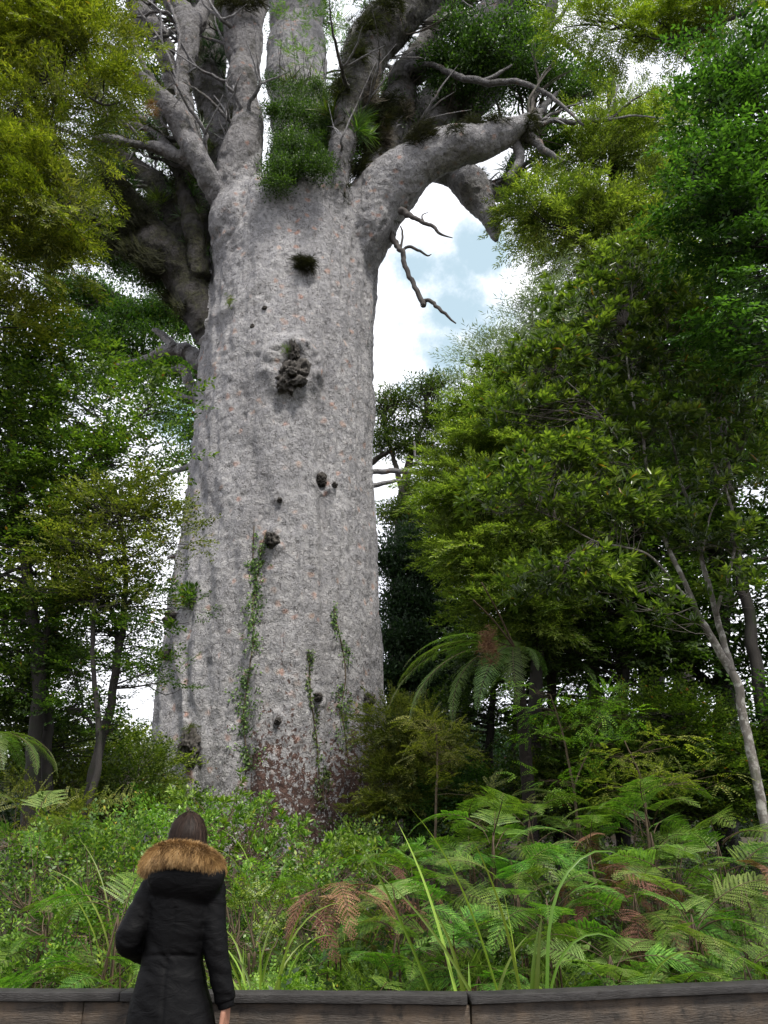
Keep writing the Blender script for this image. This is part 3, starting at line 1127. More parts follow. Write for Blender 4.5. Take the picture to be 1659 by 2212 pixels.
# smaller limbs and twigs of the kauri, past the thick limbs
kr = np.random.default_rng(5)
TW = [
    [(1146, 262, 30, 14.9), (1165, 250, 22, 15), (1180, 225, 14, 15.2), (1205, 200, 8, 15.3)],
    [(1110, 285, 26, 15), (1150, 300, 22, 15), (1178, 325, 16, 15), (1215, 350, 8, 15)],
    [(1108, 290, 22, 15.1), (1125, 340, 20, 15.1), (1100, 385, 14, 15.1)],
    [(880, 150, 26, 16.3), (930, 140, 12, 15.6), (975, 160, 14, 15.2), (1050, 178, 15, 15), (1120, 178, 12, 14.9), (1190, 210, 9, 14.8), (1260, 270, 5, 14.7)],
    [(1040, 178, 9, 15), (1075, 160, 8, 15), (1105, 140, 5, 15)],
    [(905, 170, 26, 16.5), (935, 120, 20, 16.5), (960, 60, 18, 16.4), (965, 20, 14, 16.4)],
    [(1195, -20, 22, 17), (1188, 30, 26, 17), (1170, 75, 20, 17), (1178, 90, 12, 17)],
    [(1180, 78, 14, 17), (1215, 92, 12, 17), (1260, 120, 7, 17)],
    [(1190, 60, 10, 17), (1215, 30, 8, 17), (1240, -10, 7, 17)],
    [(360, -10, 7, 15.2), (378, 40, 7, 15), (388, 75, 7, 15), (385, 120, 6, 15), (380, 200, 5, 15), (384, 250, 4, 15)],
    [(325, 55, 4, 15.1), (350, 90, 5, 15.1), (372, 140, 5, 15), (380, 170, 3, 15)],
    [(300, -10, 50, 17), (318, 40, 46, 17), (345, 90, 40, 17), (360, 140, 30, 17), (372, 200, 24, 17.2)],
    [(285, 60, 14, 16), (300, 120, 12, 16), (330, 170, 10, 16), (352, 200, 8, 16)],
    [(200, 150, 10, 15.5), (250, 180, 13, 15.5), (300, 250, 16, 15.6), (350, 300, 18, 15.6)],
    [(440, 795, 44, 18.2), (405, 758, 34, 18.3), (360, 758, 24, 18.4), (305, 778, 14, 18.6), (235, 790, 8, 18.8)],
    [(380, 755, 22, 18.3), (352, 725, 16, 18.3), (330, 712, 8, 18.3)],
    [(442, 885, 24, 18.2), (418, 838, 24, 18.2), (396, 795, 20, 18.2), (372, 800, 12, 18.2), (340, 812, 5, 18.2)],
    [(442, 880, 14, 18.2), (405, 858, 10, 18.2), (360, 845, 7, 18.2), (325, 870, 4, 18.2)],
    [(428, 1000, 15, 18.4), (385, 1015, 11, 18.4), (342, 1030, 5, 18.4)],
    [(800, 1018, 12, 18.4), (880, 1018, 12, 18.4), (945, 1020, 11, 18.5), (1000, 1008, 7, 18.5), (1042, 998, 4, 18.5)],
    [(800, 1050, 12, 18.4), (850, 1040, 8, 18.4), (890, 1036, 4, 18.4)],
    [(940, 1020, 10, 18.5), (975, 1035, 8, 18.5), (1005, 1052, 5, 18.5), (1025, 1056, 3, 18.5)],
    [(895, 955, 5, 18.4), (896, 990, 5, 18.4), (915, 1010, 4, 18.4)],
    [(405, 1185, 26, 18), (388, 1198, 18, 18), (362, 1206, 6, 18)],
]
for t in TW:
    Pw, Rw = pxline(t)
    V, Q = tube(Pw, Rw, 9, 8 * len(t), wob=.35, seed=int(kr.integers(99)))
    V = V + (fbm(V * 3, 2, 3) * .03)[:, None] * np.array([.6, .6, .6])
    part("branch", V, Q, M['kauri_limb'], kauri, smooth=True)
for t in ([(838, 492, 16, 16.2), (850, 515, 14, 16.0), (867, 545, 12, 15.8), (880, 585, 11, 15.7), (900, 625, 11, 15.6), (914, 657, 12, 15.6), (918, 648, 9, 15.6), (938, 655, 9, 15.5), (960, 678, 7, 15.4), (984, 699, 3, 15.4)],
          [(867, 545, 5, 15.8), (880, 534, 7, 15.8), (905, 542, 6, 15.7), (922, 552, 4, 15.7), (932, 549, 1.5, 15.7)],
          [(866, 540, 5, 15.8), (869, 510, 5, 15.8), (866, 488, 3, 15.8)],
          [(866, 455, 18, 15.3), (890, 468, 11, 15.1), (915, 480, 9, 15), (940, 492, 8, 14.9), (950, 506, 6, 14.9), (978, 514, 2, 14.9)],
          [(916, 480, 5, 15), (912, 465, 3, 15), (925, 458, 1.5, 15)]):
    Pw, Rw = pxline(t)
    V, Q = tube(Pw, Rw, 7, 10 * len(t), wob=.5, seed=4)
    o = part("dead_branch", V, Q, M['dead'], kauri, smooth=True)

# burls
BURLS = [(632, 815, 36, 46, .42), (634, 765, 13, 30, .3), (692, 1040, 16, 16, .25), (604, 1080, 6, 6, .1), (590, 1172, 17, 20, .28), (415, 1612, 30, 44, .3),
         (685, 1508, 11, 10, .2), (794, 1512, 12, 16, .22), (600, 1558, 8, 9, .14), (722, 1048, 7, 7, .1), (372, 1338, 12, 15, .25), (363, 1415, 9, 12, .2),
         (572, 665, 6, 5, .06), (545, 705, 5, 6, .06)]
M['burl'] = plain("burl_wood", (.010, .008, .007), .95, 9, (.12, .11, .10), 1.0)
for k, (x, y, rx, ry, dp) in enumerate(BURLS):
    p, n = kray(x, y)
    if p is None:
        p, n = P(x + (14 if x < 500 else 0), y, 16.9), np.array([-.8, -.5, 0])
    d = depth_of(p) / F
    nu, nv = 90, 60
    u, v = np.meshgrid(np.linspace(0, 2 * math.pi, nu, endpoint=False), np.linspace(0, math.pi, nv), indexing='ij')
    sph = np.stack([np.sin(v) * np.cos(u), np.sin(v) * np.sin(u), np.cos(v)], -1).reshape(-1, 3)
    bump = 1 + .34 * fbm(sph * 1.6 + k * 7, 2, k) + .26 * fbm(sph * 4.5 + k * 7, 3, k + 3)
    bump = bump - .75 * np.clip(vnoise(sph * 4.2 + 3 * k, k), .12, 1) + .10 - .16 * np.abs(fbm(sph * 9 + k, 3, k + 5)) + .1 * vnoise(sph * 22, k)
    tang = norm(np.cross([0, 0, 1.0], n))
    upv = np.cross(n, tang)
    V = p + (sph * bump[:, None]) @ np.stack([tang * rx * d, n * dp * .8, upv * ry * d])
    i, j = np.meshgrid(np.arange(nu), np.arange(nv - 1), indexing='ij')
    a = (i * nv + j).ravel()
    b = (((i + 1) % nu) * nv + j).ravel()
    part("burl", V, np.stack([a, a + 1, b + 1, b], -1), M['burl'], kauri, smooth=True)

# thin side branches rising from the thick limbs, and the moss and small plants lining them
SB = []
okk = np.nonzero((si_ > 0) & (sp_[:, 2] > 17.5) & (sr_ < .75))[0]
for k in range(90):
    i = okk[int(kr.integers(len(okk)))]
    a = sp_[i]
    out = norm(np.array([a[0] - KBASE[0], (a[1] - KY) * .6, 1.4]) + kr.normal(0, 1.1, 3))
    Lb = kr.uniform(.9, 3.2)
    r0 = min(sr_[i] * .35, kr.uniform(.03, .09))
    m1 = a + out * Lb * .45 + kr.normal(0, .16, 3) * Lb
    e = a + out * Lb + np.array([0, 0, .25 * Lb]) + kr.normal(0, .15, 3) * Lb
    V, Q = tube([a, (a + m1) / 2 + kr.normal(0, .05, 3), m1, (m1 + e) / 2 + kr.normal(0, .12, 3), e], [r0, r0 * .85, r0 * .65, r0 * .45, r0 * .15], 7, 22, wob=.6, seed=k)
    part("branch", V, Q, M['kauri_limb' if k % 3 else 'kauri_moss_shade'], kauri, smooth=True)
    SB.append(e)
    for j in range(2):
        f_ = m1 + norm(out + kr.normal(0, .8, 3)) * Lb * .5
        V, Q = tube([m1, (m1 + f_) / 2 + kr.normal(0, .1, 3), f_], [r0 * .5, r0 * .35, r0 * .1], 5, 12, wob=.5, seed=k)
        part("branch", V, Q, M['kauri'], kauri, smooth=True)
        SB.append(f_)
SB = np.array(SB)
mm, mg_ = MB(), MB()
tgt = np.isin(si_, (2, 9, 10, 11, 12, 14, 15, 17, 21))
lim = np.nonzero((si_ > 0) & (sp_[:, 2] > 15.2))[0]
nM = 7500
ii = lim[kr.integers(0, len(lim), nM)]
aa = kr.uniform(0, 2 * math.pi, nM)
rad = np.stack([np.cos(aa), kr.normal(0, .5, nM), np.sin(aa)], 1)
ax = norm(np.array([sp_[min(i + 1, len(sp_) - 1)] - sp_[i] if si_[min(i + 1, len(sp_) - 1)] == si_[i] else sp_[i] - sp_[i - 1] for i in ii]))
rad = norm(rad - ax * (rad * ax).sum(1)[:, None])
pos = sp_[ii] + rad * sr_[ii][:, None] * .98
nz_ = fbm(pos * .75, 3, 51) + .30 * rad[:, 2] + np.where(tgt[ii], .28, -.12) - .25 * (rad[:, 1] < -.6)
kk = nz_ > .06
scatter(mm, 'moss', pos[kk], rad[kk] * .6 + kr.normal(0, .3, (kk.sum(), 3)) + [0, 0, -.1], .62 * kr.uniform(.6, 1.3, kk.sum()), kr, kr.normal(0, .12, kk.sum()))
tag(mm.build("moss", M['moss']), kind='stuff')
k2 = nz_ > .42
scatter(mg_, 'cluster', pos[k2] + rad[k2] * .08, rad[k2] * .5 + [0, 0, .7] + kr.normal(0, .3, (k2.sum(), 3)), 1.3 * kr.uniform(.6, 1.4, k2.sum()), kr, kr.normal(0, .12, k2.sum()))
k3 = kr.uniform(0, 1, nM) < .03
scatter(mg_, 'grass', pos[k3 & kk] + rad[k3 & kk] * .05, rad[k3 & kk] * .6 + [0, 0, .8], .9 * kr.uniform(.6, 1.4, (k3 & kk).sum()), kr, None)
tag(mg_.build("perching_foliage", M['dark']), kind='stuff')

# kauri foliage up among the limbs
kf, kt = MB(), MB()
skk = sp_[si_ > 0]
blobs = [pxblob(1000, 110, 90, 60, 15.6, 26), pxblob(1120, 90, 80, 60, 15.6, 24), pxblob(1060, 160, 110, 50, 15.8, 22), pxblob(1170, 150, 50, 50, 15.2, 12),
         pxblob(960, 190, 50, 40, 17.5, 6), pxblob(1020, 285, 60, 16, 17.5, 5), pxblob(1240, 190, 60, 50, 16, 8), pxblob(1300, 170, 50, 40, 16.5, 4), pxblob(1190, 320, 50, 35, 16, 7),
         pxblob(300, 60, 60, 60, 18.5, 12), pxblob(340, 190, 60, 60, 18.5, 9), pxblob(240, 290, 60, 40, 17.5, 9), pxblob(200, 380, 50, 50, 18, 8), pxblob(420, 300, 30, 60, 19, 4),
         pxblob(410, 20, 60, 20, 18.5, 5), pxblob(590, 60, 30, 70, 20.5, 4), pxblob(690, 60, 60, 60, 21, 8), pxblob(820, 170, 40, 60, 19.5, 6), pxblob(980, 20, 60, 40, 19.5, 9), pxblob(1130, 20, 50, 20, 19, 5),
         pxblob(700, -160, 360, 50, 18, 50), pxblob(300, -120, 260, 60, 17, 30), pxblob(1150, -120, 240, 60, 17, 36), pxblob(200, 520, 70, 50, 18, 14), pxblob(330, 600, 40, 36, 17.2, 8), pxblob(150, 480, 50, 50, 17.6, 10),
         pxblob(260, 560, 60, 30, 17.8, 9)]
blobs += [(e, (.25, .25, .2), 1) for e in SB[::3] if e[1] > 17.2]
foliage(kf, kt, blobs, 'cluster', kr, clump_r=.55, per=30, size=2.1, skeleton=skk, up=.4, twig_r=.016)
kf.build("crown", M['dark'], kauri)
kt.build("twigs", M['bark_mid'], kauri, True)

# ------------------------------------------------------------------ plants perching on the kauri


def perch(name, label, cat, pts, kind, mat, rng, per=30, size=1.0, group=None, spread=.35, off=.1, up=.6, partname="leaves", twig=False, kind_=None):
    """pts: list of (x, y, rx, ry, Y) picture patches; plants rooted on the tree's surface there"""
    p0, n0 = hit_or(pts[0][0], pts[0][1] + pts[0][3] * .6, pts[0][4])
    mb = MB()
    for (x, y, rx, ry, Y) in pts:
        c, n = hit_or(x, y, Y)
        d = depth_of(c) / F
        k = max(3, int(per * rx * ry / 900 * (2.6 if kind == 'moss' else 2.2 if kind == 'cluster' else 1.3)))
        size_ = size * (.62 if kind == 'moss' else .85)
        q = norm(rng.normal(0, 1, (k, 3))) * rng.uniform(0, 1, (k, 1)) ** .4
        q = q * (1 + .5 * rng.uniform(0, 1, (k, 1)) ** 5) * (1 + .35 * vnoise(q * 2.5 + x, 7))[:, None]
        pos = c + n * off + q * np.array([rx * d, spread, ry * d])
        dirs = q * .8 + n * .5 + np.array([0, 0, up]) + rng.normal(0, .2, (k, 3))
        scatter(mb, kind, pos, dirs, size_ * rng.uniform(.7, 1.3, k), rng, rng.normal(0, .08, k))
    V, Fq, T = mb.get()
    o = link(name, new_mesh(name, V - p0, Fq, T), mat, None, tuple(p0))
    tag(o, label, cat, group)
    return o


pr = np.random.default_rng(21)
mb = MB()
foliage(mb, None, [pxblob(*q) for q in [(618, 330, 44, 52, 15.2, 26), (655, 270, 62, 50, 15.4, 36), (612, 380, 24, 26, 14.9, 7), (700, 300, 40, 52, 15.4, 20), (596, 250, 22, 44, 15.5, 8), (730, 235, 26, 50, 15.7, 9), (662, 350, 40, 24, 15, 9),
                                        (640, 205, 40, 20, 15.7, 8), (715, 370, 14, 20, 15, 3), (590, 190, 16, 24, 15.8, 3), (695, 190, 30, 24, 15.8, 5), (620, 375, 50, 34, 14.6, 20), (690, 365, 34, 28, 14.5, 9), (600, 398, 26, 18, 14.5, 5), (650, 330, 60, 30, 14.8, 16)]],
        'cluster', pr, clump_r=.26, per=17, size=1.35, up=.35)
V, Fq, T = mb.get()
p0_, _ = hit_or(640, 380, 15)
o = link("perching_shrub", new_mesh("perching_shrub", V - p0_, Fq, T), M['dark'], None, tuple(p0_))
tag(o, "dense dark shrub perched in the kauri's central fork", "shrub")
perch("perching_shrub", "fresh green leafy sapling above the dark shrub in the kauri's fork", "shrub",
      [(650, 150, 45, 60, 15.9), (690, 60, 60, 55, 16), (630, 50, 40, 50, 16.2), (730, 110, 30, 40, 16), (610, 10, 40, 20, 16.2), (700, 200, 22, 40, 15.8)],
      'pinnate', M['green'], pr, per=9, size=1.1, spread=.6, off=.3, up=.2)
sb = MB()
for k in range(14):
    a, _ = hit_or(640 + pr.uniform(-50, 60), 340, 15.4)
    b = P(640 + pr.uniform(-60, 90), pr.uniform(20, 160), 15.8)
    V, Q = tube([a, (a + b) / 2 + pr.normal(0, .2, 3), b], [.014, .009, .004], 5, 10)
    sb.add(V, Q)
V, Fq, T = sb.get()
o = [q for q in COL.objects if q.name == "perching_shrub.001"][0]
st = link("stems", new_mesh("stems", V - np.array(o.location), Fq, T), M['bark_dark'], o)

TUFTS = [("tall thin grass growing out of the dark shrub in the kauri fork", [(700, 230, 26, 26, 15.2), (640, 190, 30, 20, 15.4), (720, 260, 20, 26, 15.2)], 'grass', 'green', 20, 1.5),
         ("spiky yellow green grass tuft on the kauri's lower left limb", [(335, 440, 26, 22, 15.6)], 'grass', 'tuft', 26, 1.25),
         ("small grass tuft with dangling roots left of the kauri's thick centre limb", [(455, 312, 16, 14, 15)], 'grass', 'tuft', 40, .95),
         ("orange brown clump of dry leaves on the kauri's upper left limb", [(328, 240, 8, 14, 14.5)], 'moss', 'fern_brown', 90, .9),
         ("dark grass clump high between two upright left limbs of the kauri", [(460, 120, 26, 36, 17.4), (470, 70, 22, 26, 17.6)], 'grass', 'deep', 16, 1.3),
         ("mossy plant collar round the top of the thick centre limb", [(525, 15, 44, 16, 15.4), (500, 5, 20, 16, 15.4)], 'moss', 'moss', 40, 1.5),
         ("grassy clump where the kauri's long right limb ends", [(1140, 290, 22, 20, 14.8), (1148, 265, 14, 14, 14.8)], 'moss', 'moss', 50, 1.3),
         ("shaggy dark perching clump on the kauri's right of centre limb", [(800, 320, 36, 50, 16), (830, 250, 40, 50, 16), (790, 260, 30, 40, 16), (780, 370, 22, 30, 16)], 'moss', 'moss', 30, 1.7),
         ("green fern like tuft between the dark limbs right of the fork", [(770, 285, 20, 26, 15.6), (782, 262, 18, 24, 15.6)], 'grass', 'green', 24, 1.2),
         ("mossy cushion at the base of the kauri's stubby right limb", [(925, 290, 26, 26, 15.8), (900, 305, 18, 20, 15.8)], 'moss', 'moss', 44, 1.3),
         ("moss patch along the top of the kauri's long right limb", [(1030, 268, 40, 10, 15.1), (1075, 262, 26, 8, 15.1), (985, 285, 20, 10, 15.3)], 'moss', 'moss', 70, .9),
         ("shaggy growth covering the great leaning dark limb at the top", [(800, 60, 30, 40, 14.8), (770, 120, 20, 40, 14.8), (840, 20, 40, 24, 14.8), (740, 200, 16, 40, 15)], 'moss', 'moss', 22, 1.6),
         ("long hanging roots below the clump on the right of centre limb", [(835, 300, 8, 30, 15.7), (875, 235, 8, 26, 15.7), (800, 190, 8, 40, 15)], 'moss', 'root', 70, 1.4),
         ("dark hanging plant mass under the kauri's lower left limb", [(270, 520, 60, 24, 16.4), (210, 490, 46, 26, 16.8), (330, 590, 20, 22, 16.5), (370, 640, 16, 20, 16.3), (395, 672, 10, 14, 16.3), (170, 470, 30, 20, 17), (300, 470, 40, 40, 16.4), (270, 430, 30, 30, 16.2), (240, 400, 26, 30, 16), (330, 560, 30, 24, 16.4), (300, 540, 40, 20, 16.6)], 'moss', 'moss', 40, 1.5),
         ("leafy dark clump along the far left horizontal limb", [(200, 455, 40, 22, 17), (150, 450, 30, 20, 17.2), (280, 470, 30, 14, 16.6)], 'cluster', 'dark', 40, 1.4),
         ("round shaggy tuft high on the front of the kauri's trunk", [(655, 575, 25, 16, 14.6)], 'moss', 'moss', 130, 1.0),
         ("tiny mossy plant on the trunk's upper left face", [(502, 655, 10, 12, 14.8)], 'moss', 'tuft', 120, .45),
         ("little sprout on top of the trunk's big burl", [(618, 762, 7, 7, 14.6)], 'grass', 'tuft', 200, .35),
         ("mossy cap with thin grass on the trunk's low left burl", [(417, 1580, 17, 13, 14.8)], 'moss', 'tuft', 60, .6),
         ("green leafy sprig sticking from the trunk's left edge", [(414, 1290, 5, 5, 15.3)], 'cluster', 'green', 700, 2.2)]
for lab, pts, kind, mat, per, size in TUFTS:
    perch("perching_plant", lab, "perching plant", pts, kind, M[mat], pr, per=per, size=size, spread=.22, off=.05, up=(-1.2 if 'roots' in lab or 'hanging' in lab else .5))

# climbing vines on the trunk face
VINES = [("broad bright green vine climbing the trunk left of its middle", [(542, 1655, 26), (530, 1600, 22), (527, 1540, 20), (535, 1480, 19), (543, 1420, 17), (548, 1360, 14), (546, 1300, 14), (557, 1240, 12), (565, 1190, 8), (578, 1130, 7)], 'vine', 1350),
         ("short wispy vine beside the broad green vine's upper end", [(546, 1230, 5), (548, 1170, 6), (550, 1135, 5)], 'vine', 90),
         ("thin green vine up the middle of the trunk's lower face", [(690, 1690, 9), (684, 1600, 8), (672, 1520, 7), (668, 1450, 7), (664, 1405, 4)], 'vine', 260),
         ("ragged green vine on the right of the trunk's lower face", [(752, 1650, 14), (745, 1590, 16), (738, 1530, 18), (745, 1470, 15), (742, 1420, 8), (732, 1370, 5), (718, 1300, 3)], 'vine', 520),
         ("sparse vine low on the trunk beside the white lichen", [(700, 1745, 10), (697, 1700, 12), (699, 1660, 8)], 'vine', 150)]
for lab, line, mat, n in VINES:
    L = catmull(np.array(line, float), 200)
    mb = MB()
    p0, _ = kray(line[0][0], line[0][1])
    stem = []
    for k in range(0, 200, 8):
        p, nrm = kray(L[k, 0], L[k, 1])
        if p is not None:
            stem.append(p + nrm * .012)
    for k in range(n):
        q = L[int(pr.integers(0, 200))]
        clump = 1 + .7 * math.sin(q[1] * .11) * math.sin(q[1] * .047 + 1)
        if vnoise(np.array([[q[0] * .02, q[1] * .035, 2.0]]), 3)[0] < -.35:
            continue
        x, y = q[0] + pr.normal(0, .75) * q[2] * .8 * clump + 6 * math.sin(q[1] * .05), q[1] + pr.normal(0, 3)
        p, nrm = kray(x, y)
        if p is None:
            continue
        nrm = np.array(nrm)
        d = norm(pr.normal(0, 1, 3) * .8 + np.array([0, 0, -.4]) + nrm * .5)
        V, Q = leaf(pr.uniform(.045, .08), pr.uniform(.025, .045), .3)
        mb.add(np.asarray(p) + nrm * pr.uniform(.01, .035) + V @ frame_from(d, pr.uniform(-.5, .5), up=tuple(nrm)), Q, pr.uniform(0, 1))
    V, Fq, T = mb.get()
    p0 = np.asarray(p0)
    o = link("climbing_vine", new_mesh("climbing_vine", V - p0, Fq, T), M[mat], None, tuple(p0))
    tag(o, lab, "vine")
    if len(stem) > 3:
        V, Q = tube(stem, [.012] * len(stem), 5, 60)
        link("stem", new_mesh("stem", V - p0, Q), M['stem'], o)
# ------------------------------------------------------------------ the forest trees


def tree(name, label, trunks, blobs, kind, leafm, barkm, seed, group=None, clump_r=.42, per=16, size=1.0, dens=1.0, base=None, up=.25, drop=0, twig_r=.01, extra=None, sides=9, cat="tree", twigm=None):
    rng = np.random.default_rng(seed)
    lines = [pxline(t) for t in trunks]
    if base is None:
        a = lines[0][0][0]
        base = (a[0], a[1], g1(a[0], a[1]))
    base = np.array(base, float)
    root = empty(name, base, label, cat, group)
    skel = []
    for k, (Pw, Rw) in enumerate(lines):
        if k == 0:
            Pw = np.vstack([base - [0, 0, .2], Pw])
            Rw = np.concatenate([[Rw[0] * 1.25], Rw])
            keep = [0] + [i for i in range(1, len(Pw)) if np.linalg.norm(Pw[i] - Pw[0]) > .35]
            Pw, Rw = Pw[keep], Rw[keep]
        V, Q = tube(Pw, Rw, sides, 8 * len(Pw), wob=.18, seed=seed + k)
        V = V + norm(np.stack([fbm(V * 4 + 5 * q, 2, q) for q in range(3)], 1)) * .008
        part("trunk" if k == 0 else "limb", V, Q, M[barkm], root, smooth=True)
        skel.append(catmull(Pw, 12 * len(Pw))[6 if k == 0 else 0:])
    skel = np.vstack(skel)
    cf, ct = MB(), MB()
    bl = [pxblob(*b) for b in blobs]
    foliage(cf, ct, bl, kind, rng, clump_r, per, size, dens, skel, up, twig_r, drop)
    if extra:
        for (k2, b2, sz, pr_) in extra:
            foliage(cf, ct, [pxblob(*b) for b in b2], k2, rng, clump_r, pr_, sz, 1, skel, up, twig_r, drop)
    V, Fq, T = cf.get()
    if ct.n:
        V2, F2, T2 = ct.get()
        me = new_mesh("crown", np.vstack([V, V2]) - base, [Fq, F2 + len(V)], np.concatenate([T, T2]))
        me.materials.append(M[leafm])
        me.materials.append(M[twigm or barkm])
        me.polygons.foreach_set("material_index", np.concatenate([np.zeros(len(Fq), np.int32), np.ones(len(F2), np.int32)]))
        link("crown", me, None, root)
    else:
        cf.build("crown", M[leafm], root)
    return root


# near left, overhanging the top corner
tree("fine_leaved_tree", "yellow green fine leaved tree overhanging the top left corner",
     [[(-420, 1700, 90, 8.6), (-380, 900, 80, 8.6), (-300, 400, 60, 8.6), (-180, 100, 40, 8.6)],
      [(-300, 420, 30, 8.6), (-60, 330, 16, 8.5), (60, 200, 10, 8.4), (130, 175, 7, 8.3), (220, 225, 5, 8.2), (260, 222, 3, 8.2)],
      [(-330, 620, 30, 8.7), (-80, 520, 14, 8.6), (60, 470, 8, 8.5), (150, 440, 4, 8.4)],
      [(-60, 330, 12, 8.5), (60, 345, 7, 8.4), (95, 300, 5, 8.4)], [(-60, 330, 9, 8.5), (0, 40, 7, 8.5), (80, -20, 5, 8.4)]],
     [(-8, 60, 120, 110, 8.6, 25), (112, 90, 110, 110, 8.4, 24), (197, 140, 60, 80, 8.2, 5), (22, 250, 130, 110, 8.5, 25), (132, 290, 80, 110, 8.3, 9), (177, 60, 70, 70, 8.3, 8), (207, 210, 40, 40, 8.2, 3),
      (2, 420, 120, 100, 8.6, 19), (102, 440, 70, 70, 8.4, 10), (-18, 560, 90, 90, 8.7, 10), (62, 580, 60, 60, 8.6, 4), (152, 480, 36, 36, 8.3, 3), (-23, 690, 70, 60, 8.8, 5), (-188, 200, 160, 260, 9, 18), (62, -90, 200, 70, 8.6, 15), (262, -60, 60, 40, 8.2, 3)],
     'fine', 'lime', 'bark_dark', 1, clump_r=.34, per=17, size=1.18, up=.1, drop=.25)

tree("broadleaf_tree", "dark glossy broadleaf tree filling the middle of the left edge",
     [[(60, 1790, 34, 10.4), (75, 1600, 30, 10.4), (85, 1450, 28, 10.4), (60, 1250, 24, 10.4), (30, 1000, 20, 10.4), (20, 820, 12, 10.4)],
      [(85, 1450, 18, 10.4), (110, 1300, 14, 10.4), (140, 1100, 12, 10.2), (200, 980, 8, 10), (280, 920, 4, 10)],
      [(90, 1500, 20, 10.6), (105, 1560, 22, 10.6), (95, 1800, 24, 10.6)]],
     [(50, 800, 110, 80, 10.4, 34), (150, 770, 70, 50, 10.2, 13), (60, 930, 110, 90, 10.4, 40), (180, 900, 50, 44, 10.1, 7), (40, 1080, 120, 80, 10.5, 40), (190, 1020, 80, 46, 10.2, 15), (290, 990, 55, 34, 10, 8), (300, 900, 40, 26, 10, 4),
      (60, 1230, 100, 80, 10.6, 30), (190, 1150, 90, 50, 10.4, 17), (30, 1390, 90, 80, 10.7, 24), (130, 1330, 60, 60, 10.6, 12), (330, 860, 26, 20, 10, 2), (80, 1500, 60, 40, 10.7, 8), (-120, 1100, 120, 300, 10.8, 40), (20, 700, 60, 40, 10.5, 8)],
     'broad', 'green', 'bark_dark', 2, clump_r=.46, per=15, size=1.0, up=.15)
tree("broadleaf_tree", "light green small leaved tree in front of the dark broadleaf at left",
     [[(175, 1790, 16, 9.6), (215, 1640, 14, 9.6), (200, 1400, 10, 9.6), (215, 1200, 7, 9.6), (250, 1110, 4, 9.6)]],
     [(240, 1110, 90, 44, 9.6, 17), (330, 1130, 50, 40, 9.6, 7), (200, 1200, 110, 40, 9.6, 15), (310, 1210, 60, 30, 9.6, 6), (260, 1290, 80, 36, 9.6, 8), (150, 1290, 60, 36, 9.6, 6), (320, 1060, 40, 30, 9.6, 4), (360, 1170, 26, 24, 9.6, 2)],
     'small', 'lime2', 'bark_dark', 3, clump_r=.42, per=18, size=1.0, up=.15)
tree("slender_tree", "slender dark trunked tree leaning left of the kauri with thin open crown",
     [[(180, 1790, 24, 10), (192, 1720, 23, 10), (213, 1625, 21, 10), (235, 1540, 19, 10), (252, 1440, 17, 10), (266, 1340, 14, 10), (272, 1240, 11, 10), (262, 1150, 8, 10), (240, 1060, 5, 10)],
      [(222, 1590, 10, 10), (200, 1570, 8, 10), (183, 1540, 6, 10), (170, 1490, 4, 9.9)],
      [(258, 1400, 10, 10), (246, 1340, 8, 10.1), (225, 1270, 6, 10.1)],
      [(268, 1320, 8, 10), (300, 1275, 6, 9.9), (330, 1265, 4, 9.8), (352, 1262, 2, 9.8)],
      [(245, 1480, 10, 10.1), (252, 1400, 9, 10.2), (248, 1330, 7, 10.3)]],
     [(310, 1300, 50, 40, 9.9, 6), (230, 1380, 60, 50, 10, 9), (300, 1400, 50, 50, 10, 6), (330, 1480, 30, 40, 9.9, 3), (180, 1460, 60, 50, 10, 8), (290, 1500, 40, 30, 10, 3), (150, 1540, 60, 40, 10, 7), (350, 1330, 24, 30, 9.8, 2), (270, 1570, 36, 24, 10, 2), (200, 1300, 60, 50, 10.2, 8)],
     'small', 'green', 'bark_dark', 4, clump_r=.36, per=14, size=1.05, up=.05)
tree("slender_tree", "thin dark stemmed tree just left of the leaning slender tree",
     [[(85, 1800, 20, 11.5), (92, 1650, 19, 11.5), (96, 1500, 17, 11.5), (120, 1350, 14, 11.5), (118, 1200, 10, 11.5), (90, 1050, 6, 11.5)], [(100, 1520, 12, 11.5), (88, 1400, 10, 11.5), (70, 1280, 7, 11.5)]],
     [(90, 1540, 80, 50, 11.5, 14), (40, 1600, 60, 40, 11.5, 9), (180, 1620, 50, 30, 11.5, 5), (80, 1420, 60, 40, 11.5, 9), (20, 1480, 50, 60, 11.6, 9), (150, 1430, 46, 40, 11.5, 5)],
     'broad', 'dark', 'bark_dark', 5, clump_r=.45, per=16, size=.95, up=.1)
tree("spreading_tree", "dark green tree behind the kauri's left side with crooked boughs",
     [[(560, 1780, 60, 25), (540, 1100, 50, 25), (500, 900, 40, 25), (420, 800, 26, 24.5), (330, 770, 16, 24), (250, 780, 8, 24)], [(500, 900, 30, 25), (410, 700, 20, 24.5), (300, 670, 12, 24)]],
     [(210, 650, 80, 36, 24, 16), (310, 690, 90, 40, 24, 22), (390, 690, 50, 50, 24, 12), (190, 730, 90, 30, 24, 14), (300, 760, 100, 30, 24, 18), (380, 800, 56, 30, 24, 10), (260, 830, 80, 22, 24, 9), (400, 860, 30, 30, 24, 5), (120, 640, 50, 40, 24, 8), (390, 940, 40, 30, 24, 5), (330, 890, 50, 16, 24, 4), (400, 1000, 20, 30, 24, 2)],
     'cluster', 'green', 'bark_mid', 6, clump_r=.75, per=26, size=2.6, up=.3, twig_r=.02)
